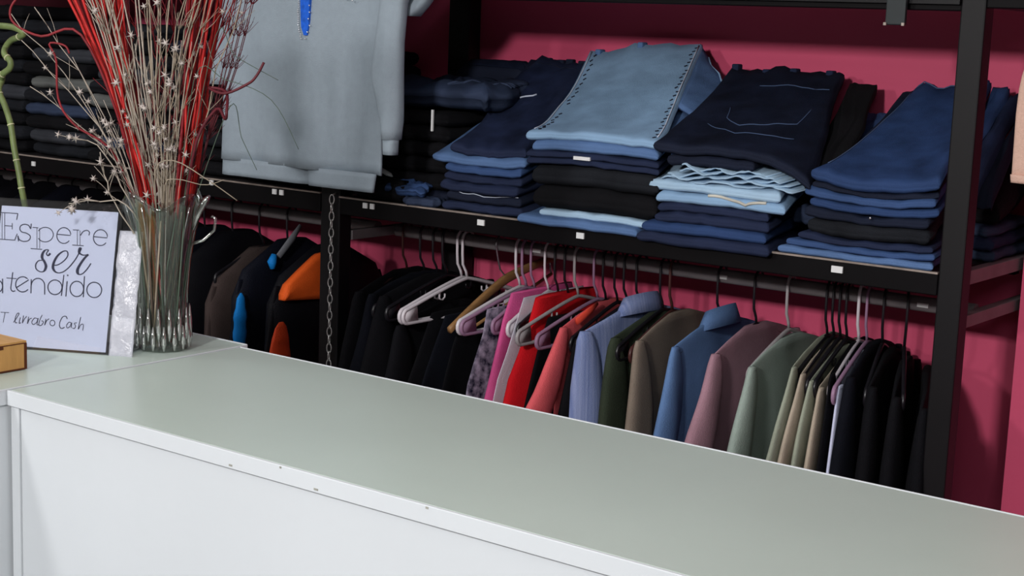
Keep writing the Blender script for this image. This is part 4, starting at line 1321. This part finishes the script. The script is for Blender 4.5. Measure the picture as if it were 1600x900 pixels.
plate(-.205, 0, 0, .232, -.0004, .0004).build('paper_sheet', mat('white_paper', (226, 230, 246), rough=.6, var=.015, bump=0), sign, smooth=False)
M_acr = clear('clear_acrylic', (.93, .94, .96), gloss=.10, rough=.04, edge=.6)
M_acr2 = mat('sheen_whitened_pocket', (226, 228, 240), rough=.25, var=.08, nscale=90, bump=.6, bscale=160, spec=.6)  # clear plastic, its bright reflections put in as a whitish body colour
M_acr2.node_tree.nodes['Principled BSDF'].inputs['Alpha'].default_value = .38
plate(-.215, .008, -.006, .245, .0012, .0022).build('front_pane', M_acr, sign, smooth=False)
plate(-.215, .036, -.008, .243, -.0024, -.0014).build('back_pane', M_acr, sign, smooth=False)
# crinkled free edge of the plastic pocket, right of the paper
rs = []
for i in range(26):
    v = lerp(-.006, .202, i / 25)
    row = []
    for k in range(9):
        u = lerp(.006, .047, k / 8)
        row.append(SP(u, v, .003 + .0035 * nz(u * 60, v * 45, 1) + .002 * nz(u * 150, v * 120, 4)))
    for k in range(8, -1, -1):
        u = lerp(.006, .047, k / 8)
        row.append(SP(u, v, .0022 + .0035 * nz(u * 60, v * 45, 1) + .002 * nz(u * 150, v * 120, 4)))
    rs.append(row)
MB().rings(rs).build('pocket_edge', M_acr2, sign)
MB().add([SP(-.2, 0.002, -.002), SP(.03, .002, -.002), SP(.03, .002, -.06) * 1, SP(-.2, .002, -.06)], [(0, 1, 2, 3)]).v
foot = MB()
f0, f1 = SP(-.21, 0, 0), SP(.036, 0, 0)
for p in (f0, f1):
    p.z = CZ + .0012
bk = na * .085
vs = [f0 + Vector((0, 0, dz_)) + o_ for dz_ in (0, .0018) for o_ in (Vector((0, 0, 0)), bk)] + [f1 + Vector((0, 0, dz_)) + o_ for dz_ in (0, .0018) for o_ in (Vector((0, 0, 0)), bk)]
foot.add(vs, [(0, 1, 3, 2), (4, 6, 7, 5), (0, 4, 5, 1), (2, 3, 7, 6), (0, 2, 6, 4), (1, 5, 7, 3)])
foot.build('foot_plate', M_acr, sign, smooth=False)


# lettering: strokes drawn in the sheet's own plane
def suv(x, y):
    # sheet coordinates of the printed letters (units measured on the printed sheet)
    a, b = x - 165.0, y - 549.0
    # x = 889u + 90v ; y = 58u - 945v
    det = 889 * -945 - 90 * 58
    u = (a * -945 - 90 * b) / det
    v = (889 * b - 58 * a) / det
    return u, v


ink = MB()


def stroke(pts, w0=1.3, w1=None, smooth=True, wv=None):
    """pts in sheet units; ribbon with constant or swelling width"""
    if smooth and len(pts) > 2:
        P = []
        for k in range(len(pts) - 1):
            p0, p1, p2, p3 = (Vector(pts[max(k - 1, 0)]), Vector(pts[k]), Vector(pts[k + 1]), Vector(pts[min(k + 2, len(pts) - 1)]))
            for q in (0, .2, .4, .6, .8):
                P.append(.5 * ((2 * p1) + (p2 - p0) * q + (2 * p0 - 5 * p1 + 4 * p2 - p3) * q * q + (3 * p1 - p0 - 3 * p2 + p3) * q ** 3))
        P.append(Vector(pts[-1]))
    else:
        P = [Vector(p) for p in pts]
    L, Rr = [], []
    for i, p in enumerate(P):
        d = P[min(i + 1, len(P) - 1)] - P[max(i - 1, 0)]
        if d.length < 1e-6:
            d = Vector((1, 0))
        d.normalize()
        nrm = Vector((-d.y, d.x))
        wd = w0
        if wv:      # calligraphic: thick on downward strokes
            wd = w0 + (wv - w0) * max(0.0, abs(d.y)) ** 2 * (1 if d.y > 0 else .15)
        L.append(p + nrm * wd / 2)
        Rr.append(p - nrm * wd / 2)
    vs = []
    for q in L + Rr:
        u, v = suv(q.x, q.y)
        vs.append(SP(u, v, .0006))
    n = len(P)
    ink.add(vs, [(i, i + 1, n + i + 1, n + i) for i in range(n - 1)])


def arc(cx, cy, rx, ry, a0, a1, n=14):
    return [(cx + rx * cos(R(lerp(a0, a1, i / n))), cy + ry * sin(R(lerp(a0, a1, i / n)))) for i in range(n + 1)]


def sl(pts, x0, k=.07):
    return [(x, y + (x - x0) * k) for x, y in pts]


# line 1: Espere (outlined slab letters -> double stems)
def stem(x, y0, y1, gap=4.2, w=.9):
    stroke([(x, y0), (x, y1)], w, smooth=False)
    stroke([(x + gap, y0 + .3), (x + gap, y1 + .3)], w, smooth=False)


def serif(x0, x1, y, w=1.3):
    stroke([(x0, y), (x1, y + .07 * (x1 - x0))], w, smooth=False)


# E
stem(4, 330, 371)
serif(-6, 29, 328.5)
serif(-6, 25, 371)
stroke([(29, 331), (27, 341)], 1.4, smooth=False)
stroke([(28, 363), (24, 373)], 1.4, smooth=False)
serif(8, 20, 350)
stroke([(20, 346), (20, 356)], 1.2, smooth=False)
# s
stroke([(50, 347), (49, 355), (46, 350), (40, 348), (34, 350), (32, 355), (35, 360), (42, 362), (48, 366), (48, 371), (44, 374.5), (37, 375), (31, 372), (29, 366), (30, 375)], 1.6)
# p
stem(59, 354, 386)
serif(52, 61, 353)
serif(49, 67, 386.5)
stroke(arc(72, 364.5, 12.5, 11.5, -150, 150), 1.4)
# e
stroke([(91, 364), (111, 366)] + arc(101, 366, 11, 12.5, 0, -180)[1:] + arc(101, 366, 11, 12.5, 180, 40)[1:], 1.5, smooth=False)
# r
stem(122, 358, 381)
serif(115, 125, 357)
serif(114, 132, 381)
stroke([(127, 366), (131, 360), (137, 358), (141, 361), (140, 366)], 1.5)
# e
stroke([(148, 368), (168, 370)] + arc(158, 369.5, 11, 12.5, 0, -180)[1:] + arc(158, 369.5, 11, 12.5, 180, 40)[1:], 1.5, smooth=False)
# line 2: ser (brush script)
stroke([(80, 394), (76, 398), (74, 394), (77, 389), (72, 389), (68, 394), (67, 401), (71, 408), (73, 415), (70, 422), (64, 423), (58, 419), (57, 412), (61, 406), (67, 405)], 1.6, wv=4.4)
stroke([(84, 413), (92, 412), (101, 406), (107, 398), (106, 391), (100, 391), (92, 397), (86, 407), (84, 417), (89, 424), (98, 424), (108, 417), (118, 405), (124, 395), (128, 387), (126, 386), (125, 393), (131, 397), (139, 396)], 1.7, wv=4.2)
stroke([(139, 396), (133, 402), (126, 412), (122, 421), (124, 427), (130, 426), (137, 419), (143, 410)], 1.7, wv=4.8)
# line 3: atendido (thin geometric)
W3 = 1.7
stroke(arc(-4, 446, 9, 10, 0, 360, 20), W3, smooth=False)
stroke([(5, 434), (5, 457)], W3, smooth=False)
stroke([(21, 424), (19, 440), (18, 450), (21, 454), (25, 453)], W3)
stroke([(11, 433), (27, 434)], 1.3, smooth=False)
stroke([(27, 448), (46, 436)] + arc(36.5, 443, 11, 12, -40, -300, 18)[1:] + [(45, 451)], W3, smooth=False)
stroke([(50, 435), (49.5, 457)], W3, smooth=False)
stroke(arc(60.5, 445, 10.5, 11.5, 185, 355) + [(71, 459)], W3, smooth=False)
stroke(arc(87, 447.5, 11, 11.5, 0, 360, 24), W3, smooth=False)
stroke([(101, 428), (97, 461)], W3, smooth=False)
stroke([(106, 438), (104, 462)], W3, smooth=False)
stroke([(107, 427.5), (106.8, 430)], 2, smooth=False)
stroke(arc(121, 450, 10.5, 12, 0, 360, 24), W3, smooth=False)
stroke([(133, 430), (131, 463)], W3, smooth=False)
stroke(arc(148, 451.5, 11.5, 12, 0, 360, 24), W3, smooth=False)
# line 4: signature, slanted hand
stroke([(2, 487), (15, 487.5)], 1.0, smooth=False)
stroke([(9, 487), (6, 503)], 1.0, smooth=False)
stroke([(22, 503), (27, 496), (31, 489), (28, 489), (25, 496), (25, 503), (28, 503)], 1.2)
stroke([(33, 495), (31, 504), (34, 503)], 1.2)
stroke([(38, 492), (36, 504), (39, 498), (43, 493)], 1.2)
stroke([(46, 494), (44, 505), (47, 498), (51, 496)], 1.2)
stroke([(60, 497), (55, 496), (51, 502), (53, 506), (58, 503), (61, 496), (59, 506), (62, 506)], 1.2)
stroke([(67, 491), (63, 500), (62, 507), (66, 507), (69, 502), (66, 500)], 1.2)
stroke([(73, 497), (71, 507), (74, 500), (78, 497)], 1.2)
stroke(arc(83, 503.5, 4, 4.5, 0, 360, 12), 1.2, smooth=False)
stroke([(106, 497), (104, 493), (99, 494), (95, 501), (94, 508), (97, 512), (102, 510)], 1.4)
stroke([(113, 504), (109, 502), (105, 507), (106, 511), (110, 509), (113, 503), (112, 511)], 1.2)
stroke([(121, 503), (117, 504), (119, 508), (117, 512), (114, 511)], 1.2)
stroke([(127, 494), (123, 513), (127, 506), (131, 506), (130, 515)], 1.2)
ink.build('lettering', mat('dark_blue_grey_ink', (52, 54, 78), rough=.6, var=.08, bump=0), sign, smooth=False)

# ------------------------------------------------------------------ wooden box
bx = empty('wooden_box', (-2.075, 1.40, CZ), label='small laser cut wooden box at the left edge of the counter', cat='box')
M_mdf = mat('tan_plywood', (186, 142, 84), rough=.6, var=.14, nscale=14, stretch=(1, 6, 1), bump=.1)
M_burn = mat('burnt_plywood_edge', (84, 42, 20), rough=.7, var=.2, bump=.1)
MB().box(-2.026, -2.022, 1.300, 1.457, CZ + .001, CZ + .043).build('side', M_mdf, bx, smooth=False)
MB().box(-2.126, -2.0262, 1.4535, 1.457, CZ + .001, CZ + .043).build('back', M_mdf, bx, smooth=False)
MB().box(-2.126, -2.0262, 1.300, 1.3035, CZ + .001, CZ + .043).build('front', M_mdf, bx, smooth=False)
MB().box(-2.13, -2.1262, 1.300, 1.457, CZ + .001, CZ + .043).build('side', M_mdf, bx, smooth=False)
MB().box(-2.13, -2.022, 1.300, 1.4572, CZ + .0432, CZ + .0462).build('lid', M_mdf, bx, smooth=False)
for y0, y1, z0, z1 in ((1.4525, 1.4575, .001, .0417), (1.300, 1.4525, .001, .0035), (1.300, 1.457, .0418, .0432), (1.395, 1.415, .037, .0417)):
    MB().box(-2.0222, -2.0214, y0, y1, CZ + z0, CZ + z1).build('burnt_edge', M_burn, bx, smooth=False)
